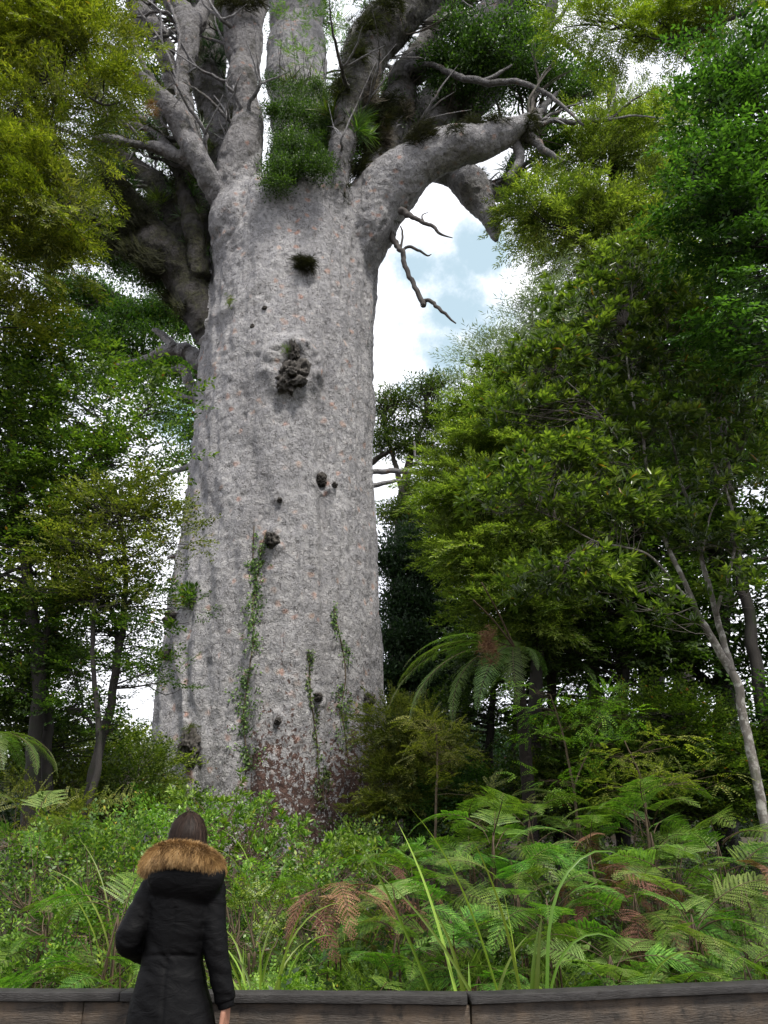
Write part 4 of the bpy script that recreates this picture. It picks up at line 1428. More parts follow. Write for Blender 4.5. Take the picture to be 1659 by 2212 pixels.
tree("young_tree", "yellow green bushy young tree low between the left stems and the kauri",
     [[(290, 1790, 12, 14), (285, 1700, 10, 14), (275, 1620, 6, 14)]],
     [(270, 1610, 44, 34, 14, 12), (300, 1680, 46, 40, 14, 13), (240, 1690, 60, 44, 14, 15), (320, 1740, 36, 40, 14, 10), (230, 1750, 70, 30, 14, 11)],
     'small', 'lime2', 'bark_mid', 7, clump_r=.45, per=20, size=1.3)
tree("young_tree", "yellow green leafy young tree near the left edge above the tree fern",
     [[(130, 1800, 12, 13), (135, 1700, 10, 13), (120, 1600, 6, 13)]],
     [(100, 1620, 60, 36, 13, 12), (160, 1640, 50, 36, 13, 10), (60, 1680, 70, 40, 13, 14), (150, 1720, 70, 40, 13, 14), (20, 1560, 60, 30, 13, 8)],
     'small', 'lime2', 'bark_mid', 8, clump_r=.45, per=18, size=1.2)
tree("young_tree", "dark green shrubby tree against the foot of the kauri's left side",
     [[(250, 1800, 10, 12.5), (265, 1720, 8, 12.5)]],
     [(280, 1700, 40, 44, 12.5, 11), (310, 1640, 24, 24, 13, 3), (250, 1760, 50, 34, 12.5, 10)],
     'small', 'green', 'bark_mid', 9, clump_r=.36, per=20, size=1.1)
tree("sapling", "pale wispy sapling standing alone in the sky gap beside the kauri",
     [[(336, 1790, 5, 20), (343, 1600, 4, 20), (346, 1480, 3, 20), (348, 1390, 1.5, 20)]],
     [(346, 1440, 14, 40, 20, 5), (342, 1530, 18, 40, 20, 6), (338, 1620, 20, 40, 20, 7)],
     'wisp', 'wisp', 'bark_pale', 10, clump_r=.4, per=6, size=1.3)

# right side
tree("fine_leaved_tree", "tall olive lime fine leaved tree right of the kauri's long limb",
     [[(1420, 1780, 60, 16.5), (1400, 1300, 52, 16.5), (1370, 800, 44, 16.5), (1330, 400, 30, 16.5), (1320, 150, 16, 16.5)],
      [(1370, 800, 18, 16.5), (1270, 690, 12, 16), (1200, 640, 7, 15.8), (1160, 600, 4, 15.7)], [(1365, 650, 16, 16.5), (1250, 520, 10, 16), (1180, 440, 6, 15.8)],
      [(1365, 780, 16, 16.5), (1330, 520, 12, 16.2), (1270, 400, 8, 16), (1255, 330, 5, 16)]],
     [(1190, 430, 70, 50, 15.8, 9), (1280, 380, 80, 80, 16, 15), (1390, 330, 90, 80, 16.3, 16), (1260, 500, 90, 70, 16, 16), (1380, 470, 90, 80, 16.3, 18), (1330, 610, 80, 60, 16.2, 10), (1440, 560, 80, 80, 16.5, 13),
      (1460, 290, 60, 40, 16.3, 7), (1350, 240, 40, 40, 16.3, 3), (1160, 480, 40, 30, 15.6, 3), (1270, 290, 50, 40, 16, 3), (1510, 420, 60, 100, 16.6, 9)],
     'fine', 'lime2', 'bark_dark', 11, clump_r=.5, per=20, size=1.75, up=.1, drop=.2, twig_r=.014)
tree("fine_leaved_tree", "olive lime fine leaved tree low in the gap right of the kauri's trunk",
     [[(1150, 1790, 34, 12.5), (1160, 1400, 28, 12.5), (1170, 1100, 22, 12.5), (1180, 900, 12, 12.5)],
      [(1165, 1250, 14, 12.5), (1090, 1160, 11, 12.2), (1060, 1110, 8, 12), (1020, 1070, 5, 12), (990, 1040, 3, 12)], [(1170, 1100, 14, 12.5), (1080, 980, 9, 12.2), (1000, 920, 5, 12)]],
     [(1055, 900, 50, 44, 12, 10), (1125, 870, 60, 50, 12.2, 14), (1095, 980, 80, 50, 12.1, 19), (1015, 1010, 40, 30, 12, 5), (1055, 1080, 80, 44, 12, 18), (985, 1080, 40, 30, 11.9, 5), (1115, 1150, 90, 60, 12.2, 24), (1035, 1180, 60, 46, 12, 12), (1185, 1050, 90, 80, 12.4, 24),
      (1105, 1260, 60, 50, 12.1, 13), (1185, 1230, 80, 70, 12.4, 19), (1085, 1330, 44, 30, 12.1, 5), (1195, 920, 70, 80, 12.4, 18), (1155, 1340, 60, 34, 12.4, 7)],
     'fine', 'lime2', 'bark_dark', 12, clump_r=.42, per=24, size=1.3, up=.1, drop=.2)
tree("wispy_tree", "wispy blue grey narrow leaved tree edge against the sky gap",
     [[(1290, 1780, 30, 15), (1270, 1200, 24, 15), (1220, 850, 14, 15), (1150, 760, 8, 14.8), (1080, 720, 4, 14.7)], [(1220, 850, 9, 15), (1100, 800, 6, 14.8), (1010, 790, 3, 14.7)],
      [(1150, 760, 6, 14.8), (1150, 680, 4, 14.7), (1150, 640, 3, 14.7)]],
     [(1135, 705, 46, 34, 14.7, 8), (1200, 660, 50, 50, 14.7, 8), (1055, 790, 50, 22, 14.6, 6), (1135, 770, 60, 40, 14.8, 9), (1220, 730, 50, 50, 14.9, 9), (1085, 830, 60, 24, 14.7, 7), (1205, 800, 60, 50, 15, 10)],
     'wisp', 'wisp', 'bark_mid', 13, clump_r=.5, per=24, size=1.7, up=.3)
ROS = tree("rosette_leaved_tree", "big forked tree with pale smooth stems and whorled glossy leaves at right",
     [[(1652, 1790, 21.6, 8.6), (1640, 1700, 20.6, 8.6), (1612, 1580, 19.5, 8.6), (1592, 1480, 18.4, 8.6), (1560, 1420, 17.3, 8.6), (1515, 1340, 14.1, 8.5), (1470, 1240, 11.4, 8.4), (1430, 1150, 8.7, 8.4), (1405, 1060, 7.1, 8.4), (1390, 960, 6.0, 8.4), (1360, 830, 4.3, 8.4), (1350, 700, 3.3, 8.4)],
      [(1580, 1450, 16.2, 8.6), (1556, 1370, 14.1, 8.7), (1538, 1290, 11.9, 8.7), (1515, 1200, 9.2, 8.7), (1495, 1110, 7.5, 8.7), (1470, 1030, 6.0, 8.7), (1440, 900, 4.3, 8.7), (1420, 760, 3.3, 8.7)],
      [(1545, 1330, 8.7, 8.6), (1575, 1240, 7.1, 8.5), (1590, 1150, 6.0, 8.4), (1570, 1060, 4.8, 8.3), (1540, 1000, 3.3, 8.3), (1530, 900, 2.1, 8.3)],
      [(1500, 1310, 6.5, 8.4), (1400, 1200, 4.8, 8.2), (1290, 1170, 3.8, 8), (1200, 1120, 2.7, 7.9), (1130, 1090, 1.6, 7.8)],
      [(1405, 1060, 4.3, 8.4), (1300, 900, 3.3, 8.2), (1200, 800, 2.1, 8.1)],
      [(1515, 1200, 4.8, 8.7), (1540, 1100, 3.8, 8.9), (1600, 980, 2.1, 9)]],
     [(1140, 800, 50, 30, 8.4, 5), (1270, 690, 70, 56, 8.6, 14), (1330, 640, 80, 50, 8.7, 18), (1180, 820, 90, 50, 8.4, 16), (1300, 760, 100, 60, 8.6, 26), (1420, 690, 80, 60, 8.8, 19), (1140, 900, 70, 46, 8.3, 10), (1260, 900, 100, 60, 8.5, 21), (1400, 830, 90, 70, 8.8, 22),
      (1520, 760, 80, 80, 8.9, 21), (1180, 1000, 90, 36, 8, 13), (1300, 1010, 90, 44, 8.2, 14), (1430, 960, 90, 60, 8.4, 16), (1540, 900, 80, 80, 8.6, 18), (1560, 1180, 60, 40, 8.3, 6), (1480, 1170, 60, 40, 8.2, 6), (1620, 1300, 40, 60, 8.4, 4), (1440, 1330, 60, 24, 8, 3), (1100, 1090, 80, 34, 7.8, 11), (1220, 1110, 80, 30, 7.9, 11), (1330, 1120, 80, 36, 8, 10),
      (1480, 1060, 70, 34, 8.2, 7), (1600, 1030, 60, 50, 8.5, 10), (1240, 1250, 60, 24, 7.8, 7), (1160, 1290, 50, 20, 7.9, 5), (1340, 1290, 70, 24, 8, 4), (1620, 860, 60, 90, 8.8, 14), (1320, 590, 60, 40, 8.8, 7), (1400, 560, 80, 40, 9, 11)],
     'rosette', 'glossy', 'bark_pale', 14, clump_r=.36, per=8, size=1.28, up=.4, twig_r=.004, twigm='bark_mid')
tree("broadleaf_tree", "dark broadleaf tree hanging down the upper right edge",
     [[(1900, 1790, 60, 7.4), (1880, 900, 50, 7.4), (1820, 300, 34, 7.3), (1750, 0, 20, 7.2)], [(1880, 900, 24, 7.4), (1740, 640, 14, 7.2), (1640, 500, 9, 7), (1560, 440, 6, 7), (1500, 430, 3, 7)],
      [(1850, 500, 20, 7.3), (1720, 330, 12, 7.1), (1620, 210, 7, 7), (1560, 160, 4, 7)]],
     [(1600, 130, 60, 60, 7, 13), (1560, 220, 60, 60, 7, 14), (1630, 270, 70, 80, 7.2, 21), (1530, 330, 60, 60, 7, 14), (1620, 400, 80, 80, 7.2, 24), (1510, 430, 50, 50, 7, 10), (1580, 520, 70, 60, 7.2, 17), (1640, 600, 60, 80, 7.3, 16), (1600, 690, 60, 50, 7.3, 10), (1540, 480, 50, 50, 7.1, 9),
      (1650, 780, 40, 50, 7.3, 6), (1740, 400, 80, 300, 7.6, 30)],
     'broad', 'dark', 'bark_dark', 15, clump_r=.32, per=13, size=.95, up=.1)
tree("fine_leaved_tree", "yellowish fine leaved tree hanging across the top right corner",
     [[(2050, 1790, 80, 10), (2000, 700, 60, 10), (1850, 150, 30, 9.6), (1660, 10, 14, 9.4), (1600, 30, 12, 9.4), (1530, 60, 10, 9.3), (1480, 75, 8, 9.3), (1420, 85, 5, 9.2), (1360, 60, 3, 9.2)],
      [(1660, 10, 9, 9.4), (1600, -20, 7, 9.3), (1500, 0, 5, 9.2), (1400, -20, 3, 9.2)]],
     [(1250, 30, 46, 36, 9.2, 5), (1320, 70, 60, 46, 9.2, 7), (1400, 40, 60, 40, 9.3, 7), (1500, 30, 60, 50, 9.3, 9), (1580, 50, 60, 50, 9.4, 9), (1640, 10, 50, 50, 9.4, 6), (1540, 130, 40, 30, 9.3, 2), (1450, -80, 260, 50, 9.3, 20)],
     'fine', 'lime', 'bark_dark', 16, clump_r=.36, per=18, size=1.05, up=.1, drop=.25)
tree("conifer", "dark blue green conifer beside the kauri's right edge",
     [[(930, 1790, 40, 23), (930, 1500, 34, 23), (925, 1300, 24, 23), (915, 1180, 10, 23)]],
     [(900, 1180, 50, 30, 23, 13), (860, 1230, 50, 36, 22.6, 15), (940, 1250, 60, 34, 23, 18), (870, 1310, 56, 34, 22.6, 18), (950, 1330, 60, 36, 23, 20), (880, 1390, 60, 34, 22.6, 20), (960, 1420, 60, 40, 23, 20), (870, 1470, 60, 36, 22.8, 20), (950, 1500, 60, 40, 23, 20), (880, 1560, 70, 40, 23, 18), (1000, 1350, 40, 60, 23, 14), (1010, 1460, 50, 50, 23, 14)],
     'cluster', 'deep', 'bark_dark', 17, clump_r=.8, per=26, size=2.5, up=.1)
tree("spreading_tree", "distant dark green tree with open tufts right of the kauri's middle",
     [[(850, 1790, 40, 27), (860, 1300, 34, 27), (870, 1080, 24, 27), (890, 980, 14, 27), (920, 900, 6, 27)], [(870, 1060, 14, 27), (850, 990, 10, 27), (830, 920, 5, 27)], [(800, 1000, 14, 27), (850, 970, 8, 27), (900, 940, 4, 27)]],
     [(825, 880, 24, 30, 27, 7), (870, 870, 30, 22, 27, 7), (920, 850, 30, 26, 27, 7), (860, 920, 40, 20, 27, 8), (830, 960, 30, 24, 27, 7), (880, 970, 40, 20, 27, 8), (940, 910, 36, 40, 27, 12), (940, 990, 30, 36, 27, 8), (960, 830, 20, 12, 27, 3), (850, 1120, 36, 24, 27, 8), (900, 1070, 30, 20, 27, 4), (900, 1130, 40, 30, 27, 10), (960, 1140, 40, 40, 27, 10)],
     'cluster', 'green', 'bark_mid', 18, clump_r=.7, per=20, size=2.5, up=.4, twig_r=.02)

# darker trees in the depth of the wood on the right
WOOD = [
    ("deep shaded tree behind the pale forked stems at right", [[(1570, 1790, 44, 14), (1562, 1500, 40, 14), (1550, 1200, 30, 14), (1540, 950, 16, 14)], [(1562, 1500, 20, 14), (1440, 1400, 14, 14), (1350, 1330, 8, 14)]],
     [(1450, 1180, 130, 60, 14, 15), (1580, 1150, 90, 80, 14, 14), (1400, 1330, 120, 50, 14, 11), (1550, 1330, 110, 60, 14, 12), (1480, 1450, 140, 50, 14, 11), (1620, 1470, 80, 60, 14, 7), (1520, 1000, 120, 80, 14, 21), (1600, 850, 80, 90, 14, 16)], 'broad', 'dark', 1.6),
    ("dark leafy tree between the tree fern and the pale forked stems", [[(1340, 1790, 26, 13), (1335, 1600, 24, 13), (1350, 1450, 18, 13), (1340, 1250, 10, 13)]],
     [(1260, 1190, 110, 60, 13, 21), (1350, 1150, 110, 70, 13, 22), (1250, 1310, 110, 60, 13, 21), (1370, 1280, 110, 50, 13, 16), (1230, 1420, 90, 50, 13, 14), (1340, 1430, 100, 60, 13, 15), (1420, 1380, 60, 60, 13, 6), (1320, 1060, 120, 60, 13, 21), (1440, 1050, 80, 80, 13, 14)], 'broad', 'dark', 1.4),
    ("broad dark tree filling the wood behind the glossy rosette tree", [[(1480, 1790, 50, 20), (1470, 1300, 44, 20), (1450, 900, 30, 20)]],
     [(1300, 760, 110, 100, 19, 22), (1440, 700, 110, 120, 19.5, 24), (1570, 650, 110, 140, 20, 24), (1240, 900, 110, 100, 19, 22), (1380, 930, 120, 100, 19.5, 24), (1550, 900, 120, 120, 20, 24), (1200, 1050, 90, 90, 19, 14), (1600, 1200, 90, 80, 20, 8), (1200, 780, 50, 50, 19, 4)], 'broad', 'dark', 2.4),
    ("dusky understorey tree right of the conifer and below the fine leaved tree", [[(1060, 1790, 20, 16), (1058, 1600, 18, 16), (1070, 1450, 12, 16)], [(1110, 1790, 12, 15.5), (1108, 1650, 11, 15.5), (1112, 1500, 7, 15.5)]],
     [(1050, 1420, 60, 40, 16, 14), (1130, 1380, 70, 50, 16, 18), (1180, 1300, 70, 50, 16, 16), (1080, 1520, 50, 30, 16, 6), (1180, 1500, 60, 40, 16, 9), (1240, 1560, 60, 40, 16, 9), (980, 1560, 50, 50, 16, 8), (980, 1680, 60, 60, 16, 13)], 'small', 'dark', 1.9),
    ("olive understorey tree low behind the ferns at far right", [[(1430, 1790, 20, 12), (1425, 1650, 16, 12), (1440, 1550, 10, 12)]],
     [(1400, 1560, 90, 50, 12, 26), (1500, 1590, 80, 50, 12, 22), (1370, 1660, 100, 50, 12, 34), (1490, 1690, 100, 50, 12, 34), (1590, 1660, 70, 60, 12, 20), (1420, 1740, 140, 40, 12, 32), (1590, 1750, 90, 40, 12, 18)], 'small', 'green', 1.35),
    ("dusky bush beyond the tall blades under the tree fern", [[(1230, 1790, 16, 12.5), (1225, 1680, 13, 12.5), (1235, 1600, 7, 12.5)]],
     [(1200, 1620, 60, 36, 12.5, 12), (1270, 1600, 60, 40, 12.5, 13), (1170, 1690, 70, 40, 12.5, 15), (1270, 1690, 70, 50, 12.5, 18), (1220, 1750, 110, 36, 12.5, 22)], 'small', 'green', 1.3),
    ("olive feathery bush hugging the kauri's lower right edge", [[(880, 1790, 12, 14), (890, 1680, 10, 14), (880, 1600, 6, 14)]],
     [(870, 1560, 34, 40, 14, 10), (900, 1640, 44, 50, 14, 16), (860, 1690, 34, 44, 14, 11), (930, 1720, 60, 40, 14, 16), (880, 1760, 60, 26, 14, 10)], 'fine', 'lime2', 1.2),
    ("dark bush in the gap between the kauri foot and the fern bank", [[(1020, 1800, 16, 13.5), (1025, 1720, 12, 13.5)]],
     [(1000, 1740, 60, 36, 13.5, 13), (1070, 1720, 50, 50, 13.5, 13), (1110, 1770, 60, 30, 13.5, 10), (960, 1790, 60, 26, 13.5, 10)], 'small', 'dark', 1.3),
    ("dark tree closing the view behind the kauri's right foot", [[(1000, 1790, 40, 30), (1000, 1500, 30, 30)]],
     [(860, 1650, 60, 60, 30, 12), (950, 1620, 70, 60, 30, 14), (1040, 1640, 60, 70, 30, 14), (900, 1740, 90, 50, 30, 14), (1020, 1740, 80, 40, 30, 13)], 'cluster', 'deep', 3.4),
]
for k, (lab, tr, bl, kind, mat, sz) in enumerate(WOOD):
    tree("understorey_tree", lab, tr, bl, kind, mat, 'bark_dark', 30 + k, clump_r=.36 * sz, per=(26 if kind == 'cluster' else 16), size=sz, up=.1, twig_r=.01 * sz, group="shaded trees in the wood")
bare = [("black leaning trunk at the far right behind the pale stems", [(1665, 1640, 30, 12), (1625, 1380, 26, 12), (1585, 1150, 20, 12), (1560, 900, 14, 12)]),
        ("dark straight trunk right of the second tree fern", [(1352, 1790, 20, 15), (1348, 1600, 18, 15), (1346, 1450, 16, 15), (1330, 1200, 10, 15)]),
        ("thick black trunk low behind the fern bank at right", [(1575, 1790, 44, 15), (1572, 1600, 42, 15), (1560, 1400, 34, 15), (1520, 1100, 20, 15)])]
for k, (lab, ln) in enumerate(bare):
    tree("bare_trunked_tree", lab, [ln], [(ln[-1][0], ln[-1][1] - 60, 70, 60, ln[-1][3], 14)], 'broad', 'dark', 'bark_dark', 60 + k, size=1.4, clump_r=.5)

tree("understorey_tree", "dark tree standing beyond the right edge of the fern bank", [[(1830, 1790, 30, 12), (1820, 1500, 26, 12), (1800, 1100, 18, 12)]],
     [(1800, 1000, 120, 130, 12, 40), (1850, 1300, 120, 120, 12, 40), (1780, 1560, 110, 90, 12, 30), (1900, 1650, 120, 80, 12, 26)], 'broad', 'dark', 'bark_dark', 90, clump_r=.5, per=16, size=1.4, group="shaded trees in the wood")

# bright pinnate saplings in front of the dark wood
PIN = [("yellow green pinnate sapling with wide light leaves right of the kauri's foot", [[(940, 1800, 6, 9.5), (945, 1680, 5, 9.5), (940, 1560, 2, 9.5)]], [(930, 1580, 36, 16, 9.5, 7), (960, 1610, 40, 22, 9.4, 8), (925, 1640, 30, 16, 9.5, 4), (985, 1650, 30, 24, 9.4, 4), (935, 1555, 24, 10, 9.5, 3), (1000, 1700, 40, 20, 9.5, 3)]),
       ("tallest yellow green pinnate sapling in front of the tree fern trunks", [[(1250, 1810, 7, 9), (1230, 1650, 5, 9), (1190, 1500, 2, 9)], [(1240, 1700, 4, 9), (1290, 1580, 3, 9), (1320, 1530, 2, 9)]], [(1150, 1500, 30, 12, 9, 3), (1190, 1540, 44, 14, 9, 6), (1300, 1520, 44, 18, 9, 8), (1270, 1560, 44, 20, 9, 6), (1175, 1590, 36, 16, 9, 4), (1300, 1620, 50, 16, 9, 4), (1240, 1640, 50, 20, 9, 5), (1200, 1690, 50, 20, 9, 5), (1340, 1550, 24, 16, 9, 2)]),
       ("low yellow green pinnate sapling between the two taller ones", [[(1080, 1800, 5, 10), (1075, 1740, 3, 10)]], [(1060, 1720, 30, 14, 10, 3), (1100, 1740, 24, 12, 10, 3), (1030, 1760, 26, 12, 10, 3)]),
       ("olive pinnate shrub with drooping leaf sprays before the far right wood", [[(1400, 1810, 6, 8.5), (1390, 1700, 5, 8.5), (1350, 1600, 2, 8.5)]], [(1340, 1640, 60, 20, 8.5, 6), (1420, 1610, 50, 18, 8.5, 4), (1400, 1690, 70, 20, 8.5, 6), (1500, 1680, 50, 20, 8.5, 4), (1330, 1710, 40, 20, 8.5, 4)])]
for k, (lab, tr, bl) in enumerate(PIN):
    tree("pinnate_sapling", lab, tr, bl, 'pinnate', ('bright' if k == 1 else 'lime2'), 'stem', 70 + k, clump_r=.17, per=4, size=.62, up=0, twig_r=.003, group="pinnate saplings")

# ------------------------------------------------------------------ far woods
frng = np.random.default_rng(9)


def far_woods():
    mb = MB()
    for _ in range(2300):
        x = frng.uniform(-900, 2500)
        Y = frng.uniform(30, 70)
        right = 1 / (1 + math.exp(-(x - 850) / 60))
        top = 1705 - 110 * right + 26 * math.sin(x * .013) + 22 * math.sin(x * .041 + 1)
        y = frng.uniform(top, 1800)
        c = P(x, y, Y)
        n = 18
        pos = c + frng.normal(0, .9, (n, 3))
        scatter(mb, 'cluster', pos, frng.normal(0, 1, (n, 3)) + [0, 0, .5], 5.5 * frng.uniform(.7, 1.3, n), frng, np.full(n, frng.normal(0, .12)))
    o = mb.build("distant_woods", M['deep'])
    tag(o, kind='stuff')


far_woods()

# ------------------------------------------------------------------ ferns


def frond_geo(seed, L=1.0, W=.58, npin=16, nn=13, e0=.9, e1=-.55, stalk=.25, tri=True, droop=.18, curl=0.0, pw=1.0):
    """a twice-divided frond, rooted at the origin and reaching along +x; leaflets and stalk"""
    r = np.random.default_rng(seed)
    m = MB()
    N = 60
    u = np.linspace(0, 1, N)
    el = e0 + (e1 - e0) * u ** 1.15
    side = r.uniform(-.25, .25) * u
    d = np.stack([np.cos(el) * np.cos(side), np.cos(el) * np.sin(side), np.sin(el)], 1)
    pts = np.vstack([[0, 0, 0], np.cumsum(d * L / (N - 1), 0)[:-1]])
    tang = norm(np.gradient(pts, axis=0))
    sd = norm(np.cross([0, 0, 1.0], tang))
    nr = np.cross(tang, sd)
    LV, LQ = [], []
    for i in range(npin):
        t = (i + .5) / npin
        s_ = stalk + (1 - stalk) * t
        k = min(N - 1, int(s_ * (N - 1)))
        prof = (1 - t) ** .75 * (1.0 if tri else (1 - max(0, .35 - t) / .35 * .55)) + .03
        pl = W * .5 * prof * r.uniform(.9, 1.08)
        for sgn in (1, -1):
            a = 1.12 - .35 * t + r.uniform(-.08, .08)
            dr = droop * r.uniform(.5, 1.5)
            dd = norm(math.cos(a) * tang[k] + math.sin(a) * sgn * sd[k] + .10 * nr[k])
            q0 = pts[k]
            cnt = max(3, int(nn * prof + 2))
            for j in range(cnt):
                v = (j + .6) / cnt
                o = q0 + dd * pl * v - np.array([0, 0, 1]) * dr * pl * v * v + nr[k] * curl * v * v * pl
                ll = (1 - stalk) * L / npin * .80 * (1 - v) ** .5 * pw * min(1, .5 + prof) + .004
                wd = pl / cnt * .78
                for s2 in (1, -1):
                    perp = norm(np.cross(nr[k], dd)) * s2
                    ax = norm(perp + dd * .45 - nr[k] * .15)
                    b = o + dd * wd
                    tip = o + ax * ll
                    LV += [o, o + ax * ll * .5 - dd * wd * .0, tip, o + ax * ll * .55 + dd * wd]
                    LV[-3] = o + ax * ll * .45 - dd * wd * .25
                    n0 = len(LV) - 4
                    LQ.append((n0, n0 + 1, n0 + 2, n0 + 3) if s2 * sgn < 0 else (n0, n0 + 3, n0 + 2, n0 + 1))
    LV = np.array(LV)
    T = np.repeat(r.uniform(.1, .9, len(LQ) // 8 + 1), 8)[:len(LQ)] * .6 + r.uniform(0, .35, len(LQ))
    SV, SQ = tube(pts, np.linspace(.0065, .0012, N) * (L ** .5), 4, 24, cap=False)
    return (LV, np.array(LQ), T), (SV, SQ)


def frond_meshes(name, seeds, mat, **kw):
    out = []
    for s in seeds:
        (V, Q, T), (SV, SQ) = frond_geo(s, **kw)
        VV = np.vstack([V, SV])
        QQ = np.vstack([Q, SQ + len(V)])
        me = new_mesh(name, VV, QQ, np.concatenate([T, np.zeros(len(SQ))]))
        me.materials.append(mat)
        me.materials.append(M['stalk'])
        mi = np.concatenate([np.zeros(len(Q), np.int32), np.ones(len(SQ), np.int32)])
        me.polygons.foreach_set("material_index", mi)
        out.append(me)
    return out


FR = {
    'green': frond_meshes("frond", range(5), M['fern'], e0=.8, e1=-.85),
    'flat': frond_meshes("frond", range(5, 9), M['fern'], e0=.35, e1=-.8, stalk=.12),
    'lime': frond_meshes("frond", range(9, 12), M['fern_lime'], e0=.7, e1=-.6, W=.7),
    'brown': frond_meshes("dead_frond", range(12, 15), M['fern_brown'], e0=.3, e1=-1.5, droop=.7, W=.5, curl=.3, stalk=.15),
}
TF = frond_meshes("frond", range(20, 24), M['treefern'], L=1.0, W=.46, npin=30, nn=14, e0=.5, e1=-.95, stalk=.1, tri=False, droop=.3)


def fern(loc, label, n, L, kinds, rng, height=.3, group="ferns on the bank", az=None, spread=6.28, name="fern", tilt=.0):
    root = empty(name, loc, label, "fern", group)
    a0 = rng.uniform(0, 6.28) if az is None else az
    n = int(n * 1.5)
    L = L * .88
    for i in range(n):
        k = kinds[int(rng.integers(len(kinds)))]
        me = FR[k][int(rng.integers(len(FR[k])))]
        o = bpy.data.objects.new("dead_frond" if k == 'brown' else "frond", me)
        COL.objects.link(o)
        o.parent = root
        a = a0 + spread * (i + rng.uniform(-.3, .3)) / n
        a = a - .35 * math.sin(a + math.pi / 2)
        s = L * .92 * rng.uniform(.75, 1.2)
        o.scale = (s, s, s)
        h = height * rng.uniform(.5, 1.3)
        o.location = (.05 * math.cos(a), .05 * math.sin(a), h)
        o.rotation_euler = (rng.uniform(-.5, .5), rng.uniform(-.45, .35) + tilt, a)
        if k == 'brown':
            o['label'] = "withered brown frond"
    m = MB()
    for i in range(max(3, n // 2)):
        a = rng.uniform(0, 6.28)
        V, Q = tube([(0.1 * math.cos(a), .1 * math.sin(a), -.15), (.07 * math.cos(a), .07 * math.sin(a), height * .6), (0, 0, height * 1.2)], [.008, .006, .004], 4, 5)
        m.add(V, Q)
    V, Fq, T = m.get()
    link("stalks", new_mesh("stalks", V, Fq, T), M['stalk'], root)
    return root


ORD = ["first", "second", "third", "fourth", "fifth", "sixth", "seventh", "eighth", "ninth", "tenth", "eleventh", "twelfth", "thirteenth", "fourteenth", "fifteenth", "sixteenth", "seventeenth", "eighteenth", "nineteenth", "twentieth"]
er = np.random.default_rng(77)
# tree ferns
TFERN = [("tall tree fern with long arching fronds and black trunk right of the kauri", (1146, 1790, 32, 11.3), (1112, 1400, 24, 11.3), [(2.9, 2.3, .1), (3.2, 2.6, .3), (3.5, 2.5, .45), (3.75, 2.2, .6), (4.15, 1.9, .6), (4.45, 1.7, .65), (2.5, 1.6, -.05), (1.6, 1.3, -.25), (.9, 1.1, .15), (5.0, .9, .5), (3.35, 2.1, .05)]),
         ("smaller shaded tree fern with dark trunk behind the tall tree fern", (1203, 1790, 24, 13.5), (1190, 1440, 20, 13.5), [(k * .7 + .2, 1.5, .25) for k in range(9)]),
         ("tree fern reaching in at the left edge with pale drooping fronds", (-60, 1790, 40, 9.2), (-40, 1590, 34, 9.2), [(0, 1.25, .25), (.5, 1.2, .3), (5.9, 1.3, .3), (5.4, 1.2, .3), (1.5, 1.2, .2), (2.6, 1.2, .2), (3.8, 1.2, .2), (4.7, 1.2, .3)])]
for k, (lab, b, t, fr) in enumerate(TFERN):
    base = P(b[0], b[1], b[3])
    base[2] = g1(base[0], base[1])
    top = P(t[0], t[1], t[3])
    root = empty("tree_fern", base, lab, "tree fern")
    w0, w1 = [q[2] / 2 * depth_of(P(q[0], q[1], q[3])) / F for q in (b, t)]
    V, Q = tube([base - [0, 0, .2], (base + top) / 2 + er.normal(0, .05, 3), top], [w0, w0 * .85, w1], 14, 60)
    V = V + norm(V - (base + top) / 2) * (vnoise(V * 14, 3) * .02)[:, None]
    part("trunk", V, Q, plain("tree_fern_trunk", (.008, .006, .005), .95, 30, (.03, .024, .018), 1.0) if k == 0 else bpy.data.materials["tree_fern_trunk"], root, smooth=True)
    for i, (a, L, tilt) in enumerate(fr):
        o = bpy.data.objects.new("frond", TF[i % len(TF)])
        COL.objects.link(o)
        o.parent = root
        L = L * .86
        o.scale = (L, L, L)
        o.location = tuple(top - base + np.array([math.cos(a) * .06, math.sin(a) * .06, 0]))
        o.rotation_euler = (er.uniform(-.2, .2), tilt, a)
    if k == 0:      # two young fronds not yet open, and the rusty dead one
        for (x, y) in ((1022, 1296), (1040, 1258)):
            e = P(x, y, 10.9)
            V, Q = tube([top, top + (e - top) * .5 + [0, 0, .05], e], [.018, .014, .012], 6, 12)
            part("young_frond", V, Q, M['stalk'], root, smooth=True)
        mb = MB()
        c = P(1056, 1392, 10.6)
        n = 90
        pos = c + er.normal(0, 1, (n, 3)) * [.05, .05, .13]
        scatter(mb, 'moss', pos, er.normal(0, .4, (n, 3)) + [0, 0, -1.0], .34, er)
        mb.build("dead_frond", M['fern_brown'], root)

